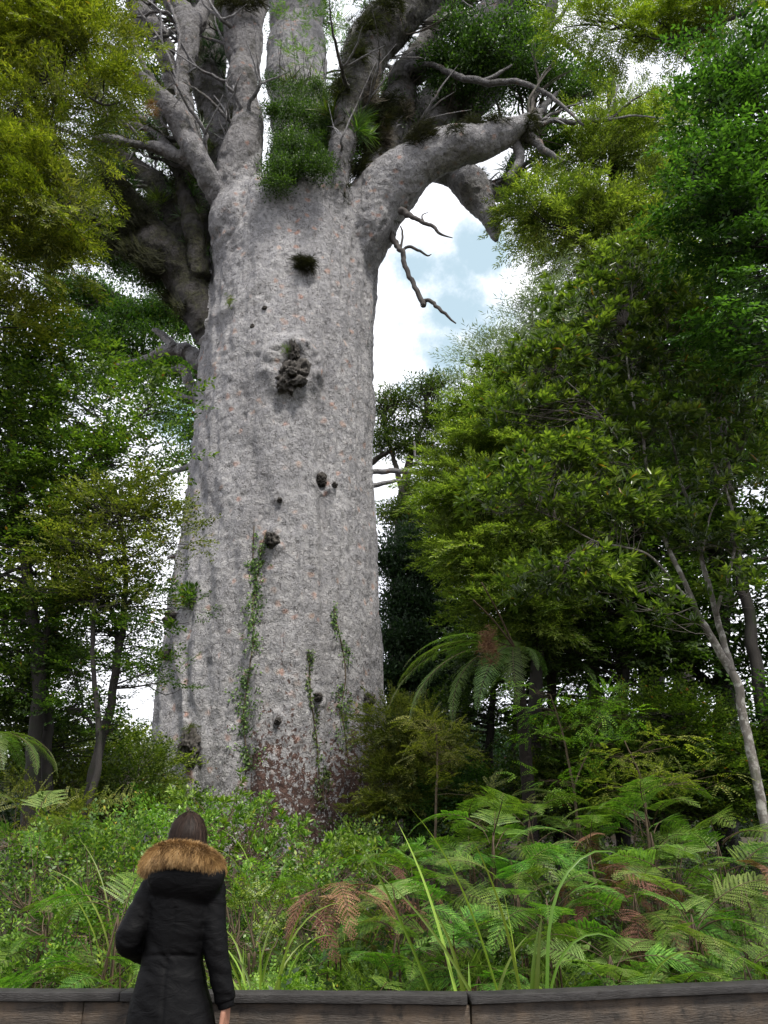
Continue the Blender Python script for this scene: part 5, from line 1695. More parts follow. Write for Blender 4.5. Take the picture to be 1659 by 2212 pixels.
# ferns on the bank: (column px, Y, length, fronds, kinds, height, label)
FERNS = [
    (30, 5.0, .8, 9, ['flat', 'green'], .4, "low green fern against the barrier in the bottom left corner"),
    (120, 5.1, .65, 8, ['flat', 'green'], .2, "small fern by the barrier second from the left edge"),
    (210, 5.45, .8, 8, ['green'], .78, "pale green arching fern left of the person's elbow"),
    (60, 6.3, .75, 7, ['green', 'flat'], .6, "fern behind the bottom left corner fern"),
    (240, 5.2, .5, 7, ['lime', 'flat'], .2, "fern tucked beside the person's left elbow at the barrier"),
    (590, 5.3, .55, 7, ['flat', 'lime'], .2, "little fern at the barrier just right of the person's sleeve"),
    (700, 5.1, .55, 8, ['lime'], .15, "yellow green fern spilling over the barrier below the brown frond"),
    (800, 5.5, .7, 8, ['green', 'flat'], .35, "broad green fern under the large withered brown frond"),
    (720, 6.2, .75, 6, ['brown', 'green', 'brown'], .75, "fern with a large withered brown frond in mid bank"),
    (860, 6.1, .75, 8, ['green', 'lime'], .6, "light green fern right of the withered brown frond"),
    (900, 7.2, .9, 8, ['green'], .7, "tall green fern rising left of the long sedge blades"),
    (960, 5.2, .6, 8, ['green', 'lime'], .2, "fern at the barrier left of the sedge clump"),
    (980, 6.4, .8, 8, ['green'], .6, "fern behind the left blades of the sedge clump"),
    (1040, 6.1, .6, 7, ['flat', 'brown'], .35, "ragged fern with a brown frond beneath the sedge clump"),
    (1080, 7.6, 1.0, 8, ['green'], .95, "high bluish green fern above the middle of the bank"),
    (1100, 6.0, .6, 8, ['green', 'flat'], .12, "low fern right at the foot of the sedge clump"),
    (1200, 6.5, .8, 8, ['green'], .7, "green fern immediately behind the right sedge blades"),
    (1250, 5.9, .6, 8, ['green', 'lime'], .25, "fern at the barrier right of the sedge clump"),
    (1300, 7.4, .85, 7, ['green', 'brown', 'brown'], .85, "fern with a mound of hanging brown fronds at upper bank"),
    (1340, 5.9, .75, 8, ['green', 'lime'], .5, "yellow tinged fern right of centre above the barrier"),
    (1370, 5.1, .55, 7, ['flat'], .15, "flat spreading fern low above the right barrier boards"),
    (1400, 6.8, .85, 8, ['green', 'brown'], .7, "fern with green over brown fronds left of the leaning fern"),
    (1440, 7.9, 1.0, 8, ['green'], .9, "large airy fern in front of the dark wood at right"),
    (1480, 5.5, .7, 8, ['flat', 'green'], .35, "pale green fern leaning over the barrier at right"),
    (1530, 6.3, .85, 8, ['green', 'lime'], .65, "full green fern right of the brown mound"),
    (1570, 5.2, .6, 8, ['green', 'flat'], .25, "fern low by the barrier near the right edge"),
    (1600, 7.2, 1.0, 9, ['green'], .95, "tallest fern with upright fronds near the right edge"),
    (1640, 5.9, .8, 8, ['flat', 'green'], .5, "fern cut by the right edge in the lower bank"),
    (1650, 6.7, .8, 7, ['brown', 'green'], .8, "fern with rusty brown fronds at the right edge"),
    (1500, 7.1, .8, 8, ['green', 'lime'], .8, "light green fern between the brown mound and the tallest fern"),
    (1160, 8.6, .95, 8, ['green'], .9, "fern topping the bank behind the tallest sedge blade"),
    (830, 8.3, .85, 7, ['green', 'brown'], .65, "half brown fern below the shrubs at the kauri's right foot"),
    (20, 7.8, .9, 7, ['green', 'lime'], .9, "fern high on the bank at the left edge"),
    (140, 7.4, .7, 7, ['brown', 'green'], .6, "fern with a rusty frond below the left shrubs"),
    (1270, 8.8, .9, 7, ['green'], .9, "dim fern under the wood above the brown mound"),
    (1400, 9.3, 1.0, 7, ['green'], 1.0, "shaded fern at the wood's edge far right"),
    (655, 5.9, .6, 7, ['green', 'lime'], .4, "fern half hidden behind the narrow sedge right of the person"),
    (1020, 8.6, .85, 7, ['green'], .8, "fern at the top of the bank below the pinnate saplings"),
    (1130, 6.9, .8, 7, ['green', 'lime'], .75, "fern seen through the middle of the sedge clump"),
]
for (x, Y, L, n, kinds, h, lab) in FERNS:
    p = ground_at(x, Y)
    fern(p, lab, n, L, kinds, er, h * 1.0, tilt=.05)
    # a few low fronds round the same plant keep its foot dense
# sedges / flax


def sedge(loc, label, blades, name="sedge", mat='blade', group="sedges on the bank"):
    """blades: (azimuth, length, lean, droop, width)"""
    root = empty(name, loc, label, "sedge", group)
    r = np.random.default_rng(int(abs(loc[0]) * 1000) % 999)
    for (a, L, lean, droop, w) in blades:
        L, w = L * 1.15, w * .95
        u = np.linspace(0, 1, 16)
        el = math.pi / 2 - lean - droop * np.clip((u - .35) / .65, 0, 1) ** 1.6
        d = np.stack([np.cos(el) * math.cos(a), np.cos(el) * math.sin(a), np.sin(el)], 1)
        pts = np.vstack([[0, 0, -.05], np.cumsum(d * L / 15, 0)[:-1]]) + [r.uniform(-.04, .04), r.uniform(-.04, .04), 0]
        fa = -math.pi / 2 + r.normal(0, .75)
        y = norm(np.cross([math.cos(fa), math.sin(fa), .15], d))
        wd = (w * np.array([.7, .9, 1, 1, 1, 1, .97, .94, .9, .84, .78, .7, .58, .44, .28, .04]))[:, None]
        nr = norm(np.cross(d, y))
        V = np.stack([pts - y * wd / 2 + nr * wd * .2, pts, pts + y * wd / 2 + nr * wd * .2], 1).reshape(-1, 3)
        k = np.arange(15) * 3
        Q = np.vstack([np.stack([k, k + 1, k + 4, k + 3], -1), np.stack([k + 1, k + 2, k + 5, k + 4], -1)])
        link("leaf", new_mesh("leaf", V, Q, np.full(len(Q), r.uniform(.1, .95))), M[mat], root)
    return root


def rand_blades(n, L, w, rng, lean=.5, droop=1.6):
    return [(rng.uniform(0, 6.28), L * rng.uniform(.6, 1.15), rng.uniform(.05, lean), rng.uniform(.4, droop), w * rng.uniform(.7, 1.2)) for _ in range(n)]


sg = ground_at(1160, 5.2)
sedge(sg, "tallest sedge clump with broad upright blades in the right foreground",
      [(.4, 1.62, .12, 2.6, .022), (.2, 1.15, .24, 2.9, .020), (2.6, .95, .05, .15, .040), (0.3, .85, .12, .1, .036), (1.2, .7, .10, 2.9, .03), (0.2, .8, .05, .3, .038), (3.4, 1.5, .30, .55, .022), (3.1, 1.35, .55, .5, .02), (3.3, 1.25, .16, .4, .028),
       (.0, .7, .5, .9, .03), (2.9, .6, .9, .9, .03), (5.5, .6, .6, 1, .028), (.6, .55, .2, .5, .036), (2.2, .5, .2, .5, .036), (3.6, .45, .3, .4, .03)])
sedge(ground_at(1040, 5.3), "sedge clump with long thin blades sweeping up left of the tallest one",
      [(3.2, 1.55, .42, .35, .020), (3.3, 1.35, .25, .3, .024), (3.0, .9, .15, .5, .03), (.3, .8, .2, .9, .024), (3.2, .55, .3, .4, .03), (1.5, .6, .1, .4, .03)])
sedge(ground_at(560, 5.15), "sedge with many pale drooping blades right of the person's arm", rand_blades(26, .95, .016, er, .45, 2.0))
sedge(ground_at(520, 5.5), "dense dark sedge directly behind the person's right arm", rand_blades(20, .8, .014, er, .5, 2.0))
sedge(ground_at(560, 8.2), "fine grass clump sprouting below the shrub in front of the kauri", rand_blades(30, .95, .014, er, .7, 2.0))
sedge(ground_at(205, 5.4), "sedge with one broad upright blade left of the person", [(2.0, .95, .22, .3, .03), (.1, .7, .9, .6, .02)] + rand_blades(8, .7, .022, er, .7, 1.2))
sedge(ground_at(110, 5.1), "sedge with a single long blade arching over the left barrier", [(.5, .7, 1.0, .5, .03), (2.6, .5, .6, 1, .02), (1.0, .5, .3, 1, .02)])
sedge(ground_at(270, 6.0), "tall narrow bladed sedge rising left of the person's shoulder", rand_blades(12, 1.2, .018, er, .5, 1.4))
sedge(ground_at(760, 7.2), "grassy sedge in the shade below the right shrubs", rand_blades(20, .8, .014, er, .6, 2.0))
sedge(ground_at(1330, 5.4), "thin sedge with one bent blade over the right barrier", [(.3, 1.0, .5, 1.8, .018), (.1, .7, .6, 1.6, .016), (2.8, .6, .4, 1.5, .016)])

# shrubs on the bank ---------------------------------------------------


def shrub(loc, label, H, Wd, n, kind, mat, size, rng, cat="shrub", name="shrub", group=None, per=3, lean=(0, 0), stems=4, low=.35):
    """several stems forking to n leafy tips spread over a dome"""
    size *= .85
    H, n = H * (.80 if loc[1] > 7.2 else .88), int(n * .62)
    root = empty(name, loc, label, cat, group)
    L = np.array(loc, float)
    ms, ml = MB(), MB()
    hubs = []
    for k in range(stems):
        a = rng.uniform(0, 6.28)
        r = Wd * .35 * rng.uniform(.2, 1)
        h = H * rng.uniform(.4, .62)
        p0 = L + [rng.uniform(-.06, .06), rng.uniform(-.06, .06), -.1]
        p1 = L + [math.cos(a) * r + lean[0] * .5, math.sin(a) * r * .8 + lean[1] * .5, h]
        V, Q = tube([p0, (p0 + p1) / 2 + rng.normal(0, .05, 3), p1], [.016, .012, .009], 6, 10)
        ms.add(V, Q)
        hubs.append(p1)
        hubs.append((p0 + p1) / 2 + [0, 0, .1])
    hubs = np.array(hubs)
    for k in range(n):
        q = norm(rng.normal(0, 1, 3))
        q[2] = rng.uniform(-low, 1)
        q = norm(q) * rng.uniform(.55, 1) ** .5
        tip = L + [q[0] * Wd / 2 + lean[0], q[1] * Wd / 2 * .85 + lean[1], H * .55 + q[2] * H * .45]
        hb = hubs[np.argmin(np.linalg.norm(hubs - tip, axis=1) + np.maximum(0, hubs[:, 2] - tip[2]))]
        d = tip - hb
        V, Q = tube([hb, hb + d * .5 + rng.normal(0, .03, 3) - [0, 0, .03], tip], [.007, .005, .003], 4, 6, cap=False)
        ms.add(V, Q)
        m_ = per + int(rng.integers(0, 2)) - 1
        pos = tip + rng.normal(0, .055, (m_, 3)) * [1, 1, .8]
        dirs = norm(d) * .5 + np.array([0, 0, .55]) + rng.normal(0, .4, (m_, 3))
        scatter(ml, kind, pos, dirs, size * (1.55 if kind != 'rosette' else 1.25) * rng.uniform(.75, 1.2, m_), rng, rng.normal(0, .08, m_) + rng.normal(0, .06))
    ms.build("stems", M['stem'], root, True)
    ml.build("foliage", M[mat], root)
    return root


SHR = [  # column, Y, H, W, tips, kind, mat, size, label
    (450, 9.2, 1.75, 1.15, 70, 'rosette', 'bright', .85, "tall bright whorl leaved shrub in front of the kauri behind the person's head"),
    (545, 8.7, 1.55, .9, 55, 'rosette', 'bright', .85, "bright whorl leaved shrub right of the person's head"),
    (640, 9.0, 1.35, .8, 42, 'rosette', 'bright', .85, "bright whorl leaved shrub at the middle of the kauri's foot"),
    (800, 8.6, 1.15, .9, 44, 'rosette', 'bright', .85, "bright whorl leaved shrub at the kauri's right foot"),
    (720, 7.6, 1.15, .9, 46, 'small', 'shrub', .75, "mid green small leaved shrub right of the person beyond the brown fern"),
    (620, 7.3, 1.2, .9, 46, 'small', 'shrub', .7, "small leaved shrub with dark leaning stem right of the fur hood"),
    (540, 7.0, 1.15, .8, 40, 'rosette', 'bright', .6, "narrow leaved light green shrub beside the person's right shoulder"),
    (880, 9.2, 1.1, 1.0, 46, 'rosette', 'bright', .8, "bright whorl leaved shrub beyond the kauri's right edge"),
    (960, 9.6, .95, 1.0, 40, 'rosette', 'bright', .75, "low bright whorl leaved shrub left of the pinnate sapling"),
    (60, 7.0, 1.5, 1.0, 60, 'small', 'shrub', .7, "yellow green small leaved shrub at the left edge"),
    (160, 7.6, 1.55, 1.1, 64, 'small', 'shrub', .72, "leafy shrub below the leaning slender tree"),
    (250, 7.4, 1.45, 1.0, 60, 'small', 'shrub', .7, "leafy shrub left of the fur hood with yellowing leaves"),
    (330, 8.2, 1.55, 1.0, 60, 'small', 'bright', .72, "pale green small leaved shrub behind the person's head on the left"),
    (110, 6.4, 1.2, .9, 44, 'small', 'shrub', .62, "spotted yellow leaved shrub in the left middle bank"),
    (200, 6.3, 1.15, .8, 40, 'small', 'shrub', .6, "dense light shrub left of the person's shoulder"),
    (20, 6.0, .8, .7, 34, 'small', 'shrub', .6, "low shrub at the left edge above the corner fern"),
    (285, 5.8, .8, .6, 30, 'small', 'bright', .55, "low bright shrub touching the person's left arm"),
    (40, 9.4, 1.7, 1.3, 60, 'pinnate', 'lime2', .6, "olive feathery shrub under the left edge tree fern"),
    (180, 10, 1.5, 1.3, 56, 'pinnate', 'lime2', .6, "olive feathery shrub round the base of the slender trees"),
    (700, 5.7, .55, .6, 40, 'small', 'bright', .5, "low patch of bright shrub by the barrier below the brown frond"),
    (610, 5.3, .6, .5, 26, 'pinnate', 'bright', .4, "low bright feathery shrub right of the person's sleeve"),
    (520, 6.2, 1.15, .6, 36, 'pinnate', 'shrub', .4, "thin stemmed feathery shrub beside the person's right elbow"),
    (740, 10.2, 1.0, 1.3, 50, 'small', 'shrub', .8, "dark shrub against the red brown bark of the kauri's foot"),
    (1350, 8.4, .9, 1.0, 44, 'small', 'green', .75, "dusky shrub above the brown fern mound"),
    (1180, 7.6, .8, .8, 40, 'small', 'green', .7, "dark leaved shrub behind the sedge clump"),
    (1480, 8.8, .9, 1.0, 44, 'small', 'green', .8, "dark leaved shrub beneath the pale forked stems"),
    (350, 10.5, 1.5, 1.2, 60, 'small', 'shrub', .8, "green shrub at the left foot of the kauri"),
    (480, 10.6, 1.4, 1.2, 56, 'small', 'bright', .85, "light shrub against the kauri behind the tall whorl leaved one"),
]
for (x, Y, H, Wd, n, kind, mat, size, lab) in SHR:
    shrub(ground_at(x, Y), lab, H, Wd, n, kind, mat, size, er, per=(3 if kind != 'rosette' else 2), group="shrubs on the bank")


# low growth between the plants
def undergrowth():
    mb, mg = MB(), MB()
    for (n, y0, y1, kind, sz, tgt) in ((1500, 4.75, 9.5, 'small', 1.0, mb), (1500, 9, 18, 'small', 1.3, mb), (1000, 4.7, 9, 'pinnate', .55, mb), (900, 4.7, 8, 'grass', .8, mg)):
        Y = er.uniform(y0, y1, n)
        X = er.uniform(-.66, .66, n) * (Y + .5)
        Z = gz(X, Y)
        h = er.uniform(.0, 1, n) ** 1.5 * (.42 if sz < 1 else .5)
        pos = np.stack([X, Y, Z + (h if kind != 'grass' else 0)], 1)
        k = pos[:, 1] > 14.2
        k2 = np.hypot(pos[:, 0] - KBASE[0], pos[:, 1] - KY) < 3
        pos = pos[~(k & k2)]
        m_ = len(pos)
        scatter(tgt, kind, pos, er.normal(0, .8, (m_, 3)) + [0, 0, (.3 if kind != 'grass' else 3)], sz * er.uniform(.7, 1.3, m_), er, er.normal(0, .12, m_))
    a = mb.build("undergrowth", M['dark'])
    b = mg.build("grass", M['blade'])
    tag(a, kind='stuff')
    tag(b, kind='stuff')


undergrowth()

# ------------------------------------------------------------------ timber barrier and boardwalk


def timber(name, c1, c2, c3, scale=3):
    m, n, l = new_mat(name)
    tcn = n.new("ShaderNodeTexCoord")
    mp = n.new("ShaderNodeMapping")
    mp.inputs['Scale'].default_value = (1, 1, 9)
    l.new(tcn.outputs['Object'], mp.inputs[0])
    f = noise(n, l, mp.outputs[0], scale, 6, .65, 1.0)
    g = noise(n, l, tcn.outputs['Object'], 4.5, 5, .65)
    c = ramp(n, l, f, [(.3, c1), (.7, c2)])
    c = mix(n, l, ramp(n, l, g, [(.45, (0, 0, 0)), (.68, (.85, .85, .85))]), c, c3)
    g2 = noise(n, l, tcn.outputs['Object'], 13, 4, .7)
    c = mix(n, l, ramp(n, l, g2, [(.56, (0, 0, 0)), (.68, (.8, .8, .8))]), c, (.012, .010, .008))
    b = n.new("ShaderNodeBsdfPrincipled")
    l.new(c, b.inputs['Base Color'])
    l.new(ramp(n, l, g2, [(.3, (.45, .45, .45)), (.7, (.8, .8, .8))]), b.inputs['Roughness'])
    bp = n.new("ShaderNodeBump")
    bp.inputs['Strength'].default_value = .7
    bp.inputs['Distance'].default_value = .012
    l.new(mth(n, l, 'ADD', noise(n, l, mp.outputs[0], scale * 6, 4, .7), mth(n, l, 'MULTIPLY', g2, .6)), bp.inputs['Height'])
    l.new(bp.outputs[0], b.inputs['Normal'])
    o = n.new("ShaderNodeOutputMaterial")
    l.new(b.outputs[0], o.inputs[0])
    return m


M['cap'] = timber("cap_timber", (.007, .006, .006), (.022, .019, .017), (.035, .032, .030), 5)
M['plank'] = timber("plank_timber", (.016, .013, .010), (.062, .048, .036), (.105, .072, .044), 3)
M['post'] = M['plank']


def beam(a, b, h, d, seed=0, cut=.0, bev=.006, segs=40):
    """a worn board from a to b (top centre line), height h downwards, depth d across"""
    a, b = np.array(a, float), np.array(b, float)
    t = norm(b - a)
    s = norm(np.cross([0, 0, 1.0], t))
    prof = []
    for (sy, sz) in ((-1, 0), (1, 0), (1, -1), (-1, -1)):
        prof.append((sy * d / 2, sz * h))
    pr2 = []
    for k in range(4):
        p, q, r_ = np.array(prof[k - 1]), np.array(prof[k]), np.array(prof[(k + 1) % 4])
        pr2 += [q + norm(p - q) * bev, q + (norm(p - q) + norm(r_ - q)) * bev * .3, q + norm(r_ - q) * bev]
    pr2 = np.array(pr2)
    u = np.linspace(0, 1, segs)
    ring = a + (b - a) * u[:, None]
    V = ring[:, None, :] + pr2[None, :, 0:1] * s + pr2[None, :, 1:2] * np.array([0, 0, 1.0])
    V = V.reshape(-1, 3)
    V = V + np.stack([fbm(V * [3, 3, 9] + seed * 9 + 3 * k, 3, seed + k) for k in range(3)], 1) * [0, .004, .006]
    m = len(pr2)
    i = np.arange(segs - 1)[:, None] * m
    j = np.arange(m)[None]
    Q = np.stack([i + j, i + (j + 1) % m, i + m + (j + 1) % m, i + m + j], -1).reshape(-1, 4)
    n = len(V)
    V = np.vstack([V, [V[:m].mean(0)], [V[-m:].mean(0)]])
    caps = []
    for k in range(m):
        caps.append((n, (k + 1) % m, k, k))
        caps.append((n + 1, n - 2 - m + 2 + k, n - m + (k + 1) % m, n - m + (k + 1) % m))
    tri = np.array([(c[0], c[1], c[2]) for c in caps])
    tri[1::2] = [(n + 1, n - m + k, n - m + (k + 1) % m) for k in range(m)]
    return V, [Q, tri]


bar = empty("timber_barrier", (0.4, 4.35, 0), "dark weathered timber barrier along the boardwalk edge behind the person", "barrier")
TOPZ = .828
node = [(-6.6, 4.58), (-3.4, 4.46), (-1.27, 4.385), (.40, 4.31), (2.62, 4.762), (5.2, 5.29), (7.6, 5.78)]
for k in range(6):
    (x0, y0), (x1, y1) = node[k], node[k + 1]
    g = .004
    t = norm(np.array([x1 - x0, y1 - y0, 0]))
    a, b = np.array([x0, y0, TOPZ - (.0 if k else -.004)]) + t * g, np.array([x1, y1, TOPZ]) - t * g
    V, Fq = beam(a, b, .038, .115, k, bev=.004)
    part("cap_board", V, Fq, M['cap'], bar)
pn = [(-6.6, 4.62), (-3.6, 4.507), (-1.45, 4.435), (.41, 4.355), (3.0, 4.885), (5.4, 5.375), (7.6, 5.825)]
for k in range(6):
    (x0, y0), (x1, y1) = pn[k], pn[k + 1]
    t = norm(np.array([x1 - x0, y1 - y0, 0]))
    a, b = np.array([x0, y0 - .05, TOPZ - .042]) + t * .003, np.array([x1, y1 - .05, TOPZ - .042]) - t * .003
    V, Fq = beam(a, b, .15, .045, 10 + k)
    part("plank", V, Fq, M['plank'], bar)
for k, (x0, y0) in enumerate([(-2.9, 4.50), (-1.6, 4.46), (.45, 4.38), (1.95, 4.69), (3.3, 4.97), (5.3, 5.38), (7.3, 5.79), (-4.6, 4.57), (-6.3, 4.63)]):
    V, Fq = beam((x0, y0, -.5), (x0, y0 + .0, -.5 + .0001), .1, .1, 0, segs=3) if False else (None, None)
    w = .05
    c = np.array([[-w, -w + .035], [w, -w + .035], [w, w + .035], [-w, w + .035]])
    zz = [-.6, .1, .5, TOPZ - .043]
    V = np.array([[x0 + q[0], y0 + q[1], z] for z in zz for q in c])
    Q = np.array([[i * 4 + j, i * 4 + (j + 1) % 4, (i + 1) * 4 + (j + 1) % 4, (i + 1) * 4 + j] for i in range(3) for j in range(4)] + [[3, 2, 1, 0], [12, 13, 14, 15]])
    part("post", V, Q, M['post'], bar)

mbw = MB()
for k in range(40):
    y0 = 4.22 - (k + 1) * .15
    V = np.array([[x, y, z] for z in (-.05, 0) for (x, y) in ((-6.8, y0), (7.6, y0), (7.6, y0 + .142), (-6.8, y0 + .142))], float)
    mbw.add(V, np.array([[0, 3, 2, 1], [4, 5, 6, 7], [0, 1, 5, 4], [1, 2, 6, 5], [2, 3, 7, 6], [3, 0, 4, 7]]))
o = mbw.build("boardwalk", M['plank'])
tag(o, kind='structure')

# ------------------------------------------------------------------ the person
PX, PY = -.93, 3.98
person = empty("person", (PX, PY, 0), "person seen from behind in long black parka with fur hood, facing the kauri", "person")


def pp(x, y, dy=0.0):
    """picture point on the person's plane, moved dy away from the camera"""
    return P(x, y, PY + dy)


def T_(pts, n=None, sides=16):
    p = [q[0] for q in pts]
    r = [q[1] for q in pts]
    return tube(p, r, sides, n or 6 * len(pts))


cen = pp(407, 1811, -.0)          # head centre
hz = cen[2]
skin = plain("skin", (.27, .13, .085), .5, 9, (.36, .19, .13), .1)
body = []
hx, hy = cen[0], cen[1]
body.append(ringloft([(hx, hy + .02, hz - .115, .04, .045), (hx, hy + .015, hz - .085, .062, .078), (hx, hy + .01, hz - .03, .072, .092), (hx, hy, hz + .02, .075, .097), (hx, hy - .005, hz + .07, .068, .088), (hx, hy - .01, hz + .105, .03, .04)], 24))
body.append(T_([((hx, hy + .108, hz + .015), .008), ((hx, hy + .122, hz - .015), .013), ((hx, hy + .11, hz - .03), .012)]))     # nose
body.append(T_([((hx - .025, hy + .095, hz - .065), .008), ((hx + .025, hy + .095, hz - .065), .008)]))                          # mouth
for s_ in (-1, 1):
    body.append(T_([((hx + s_ * .066, hy, hz + .01), .010), ((hx + s_ * .070, hy - .004, hz - .01), .012), ((hx + s_ * .066, hy, hz - .035), .009)]))   # ears
nk = np.array([hx - .005, hy - .005, hz - .10])
sh = pp(397, 1905)
body.append(T_([(nk + [0, 0, .03], .05), (nk - [0, 0, .05], .052), (np.array([sh[0], PY, 1.33]), .07)]))
hipx = pp(378, 2130)[0]
body.append(ringloft([(hipx, PY, .84, .09, .08), (hipx, PY, .95, .09, .075), (sh[0] - .02, PY, 1.06, .115, .085), (sh[0], PY, 1.22, .14, .095), (sh[0], PY, 1.32, .15, .08), (sh[0], PY, 1.37, .06, .05)], 24))
RS, RE, RW = pp(456, 1915, 0), pp(466, 2040, -.02), pp(487, 2164, -.01)
LS, LE, LW = pp(334, 1915, 0), pp(277, 2030, -.03), pp(322, 2062, .20)
for (a, b, c) in ((RS, RE, RW), (LS, LE, LW)):
    body.append(T_([(a, .034), (b, .028), (c, .024)]))
for s_ in (-1, 1):
    x = hipx + s_ * .085
    body.append(T_([((hipx + s_ * .05, PY, .86), .055), ((x, PY + .01, .48), .052), ((x, PY - .01, .3), .05), ((x, PY - .01, .08), .035)]))
    body.append(T_([((x, PY - .03, .06), .032), ((x + s_ * .01, PY + .1, .045), .03), ((x + s_ * .015, PY + .17, .035), .02)]))


def hand(wrist, down, palm_n, side, out):
    """palm, four curled fingers and a thumb hanging from the wrist"""
    down, side, palm_n = norm(down), norm(side), norm(palm_n)
    wrist = np.asarray(wrist)
    for k in range(4):
        o = wrist + side * (.027 - .018 * k)
        mid = wrist + down * .082 + side * (.03 - .020 * k)
        out.append(T_([(wrist + side * (.012 - .008 * k), .0135), (wrist + down * .045 + side * (.024 - .016 * k), .0125), (mid, .0105)], sides=10))
        L = (.072, .080, .075, .060)[k]
        a = mid + down * L * .42 + palm_n * L * .12
        b = a + down * L * .25 + palm_n * L * .28
        c = b + down * L * .05 + palm_n * L * .28
        out.append(T_([(mid, .0100), (a, .0088), (b, .0080), (c, .0066)], sides=10))
    t0 = wrist + side * .018 + down * .02
    t1 = wrist + side * .042 + down * .052 + palm_n * .012
    t2 = wrist + side * .046 + down * .082 + palm_n * .022
    t3 = wrist + side * .040 + down * .104 + palm_n * .028
    out.append(T_([(t0, .014), (t1, .0125), (t2, .0105), (t3, .0085)], sides=10))


hand(RW + [.004, 0, -.005], [-.05, .02, -1], [-.85, .35, 0], [.25, .95, 0], body)
hand(LW, [1, .15, -.15], [0, -.3, -.6], [0, .7, .6], body)
BV, BQ, BN = fuse(body, .0045, 2)
part("body", BV, BQ, skin, person, smooth=True)
# eyes
for s_ in (-1, 1):
    V, Q = tube([(hx + s_ * .03, hy + .083, hz + .012), (hx + s_ * .03, hy + .096, hz + .012)], [.012, .010], 12, 4)
    part("eye", V, Q, plain("eye_dark", (.02, .015, .012), .2), person, smooth=True)

# parka
shz = RS[2]
cf = []
rows = [(398, 1868, 60), (396, 1880, 100), (395, 1900, 138), (395, 1925, 146), (392, 1960, 144), (388, 2000, 140), (378, 2045, 130), (372, 2075, 130), (370, 2110, 146), (369, 2150, 166), (368, 2212, 190), (367, 2290, 212), (366, 2370, 226)]
rl = []
for (x, y, w) in rows:
    q = P(x, y, PY)
    hw = w / 2 * depth_of(q) / F
    rl.append((q[0], PY + .01, q[2], hw, min(.165, hw * .66 + .025)))
rl = rl[::-1]
cf.append(ringloft(rl, 40))
cf.append(T_([(pp(440, 1893), .055), (RS, .062), (RS * .6 + RE * .4, .061), (RE, .056), (RE * .5 + RW * .5, .051), (pp(487, 2162, -.01), .045)]))
cf.append(T_([(pp(350, 1893), .055), (LS, .062), (LS * .55 + LE * .45, .062), (LE, .058), (LE * .5 + LW * .5, .056), (LW, .050)]))
cf.append(T_([(pp(352, 1882, .02), .045), (pp(397, 1872, 0), .055), (pp(446, 1882, .02), .045)]))
# hood lying on the back
hoodc = pp(398, 1905, -.10)
cf.append(ringloft([(hoodc[0], hoodc[1] + .07, hoodc[2] - .13, .05, .03), (hoodc[0], hoodc[1] + .045, hoodc[2] - .085, .11, .05), (hoodc[0], hoodc[1] + .03, hoodc[2] - .02, .165, .075), (hoodc[0], hoodc[1] + .05, hoodc[2] + .045, .175, .10), (hoodc[0], hoodc[1] + .07, hoodc[2] + .075, .12, .08)], 28))
CV, CQ, CN = fuse(cf, .0075, 5)


def tent(x):
    return 1 - np.abs(((x) % 2) - 1) * 2


q = CV.copy()
arm = np.minimum(np.linalg.norm(CV[:, None, :] - catmull(np.array([RS, RE, RW]), 20)[None], axis=2).min(1), np.linalg.norm(CV[:, None, :] - catmull(np.array([LS, LE, LW]), 20)[None], axis=2).min(1)) < .085
wr = fbm(q * [5, 5, 11] + fbm(q * 3, 2, 5)[:, None] * 1.2, 3, 31)
rid = 1 - np.abs(fbm(q * [7, 5, 17] + q[:, 0:1] * [0, 0, 9], 2, 37)) * 3
waist = np.exp(-((CV[:, 2] - 1.02) / .09) ** 2)
drop_ = np.clip((.95 - CV[:, 2]) / .3, 0, 1)
amp = np.where(arm, .0075, .0025 + .006 * waist)
CV = CV + CN * (wr * amp + np.clip(rid, -1, 1) * np.where(arm, .0035, .0012 + .0035 * waist) + .006 * drop_ * np.sin(CV[:, 0] * 38 + 2 * wr))[:, None]
# seams: centre back, waist and yoke, as shallow stitched grooves
zc_ = CV[:, 2]
cx_ = np.interp(zc_, [q[2] for q in rl], [q[0] for q in rl])
back = (CN[:, 1] < -.3) & ~arm
g_ = np.exp(-((CV[:, 0] - cx_) / .006) ** 2) * (zc_ < 1.24) + np.exp(-((zc_ - 1.035 - .01 * np.cos((CV[:, 0] - cx_) * 12)) / .007) ** 2)
CV = CV - CN * (np.clip(g_, 0, 1) * back * .006)[:, None]
mpk, n, l = new_mat("parka_cloth")
b = n.new("ShaderNodeBsdfPrincipled")
b.inputs['Base Color'].default_value = (.0022, .0022, .0026, 1)
b.inputs['Roughness'].default_value = .6
b.inputs['Specular IOR Level'].default_value = .12
b.inputs['Sheen Weight'].default_value = .0
tcn = n.new("ShaderNodeTexCoord")
bp = n.new("ShaderNodeBump")
bp.inputs['Strength'].default_value = .35
bp.inputs['Distance'].default_value = .015
mp = n.new("ShaderNodeMapping")
mp.inputs['Scale'].default_value = (1, 1, 2.2)
l.new(tcn.outputs['Object'], mp.inputs[0])
l.new(noise(n, l, mp.outputs[0], 9, 4, .55, 1.5), bp.inputs['Height'])
bp2 = n.new("ShaderNodeBump")
bp2.inputs['Strength'].default_value = .3
bp2.inputs['Distance'].default_value = .002
l.new(noise(n, l, tcn.outputs['Object'], 400, 2, .6), bp2.inputs['Height'])
l.new(bp.outputs[0], bp2.inputs['Normal'])
l.new(bp2.outputs[0], b.inputs['Normal'])
o = n.new("ShaderNodeOutputMaterial")
l.new(b.outputs[0], o.inputs[0])
part("parka", CV, CQ, mpk, person, smooth=True)
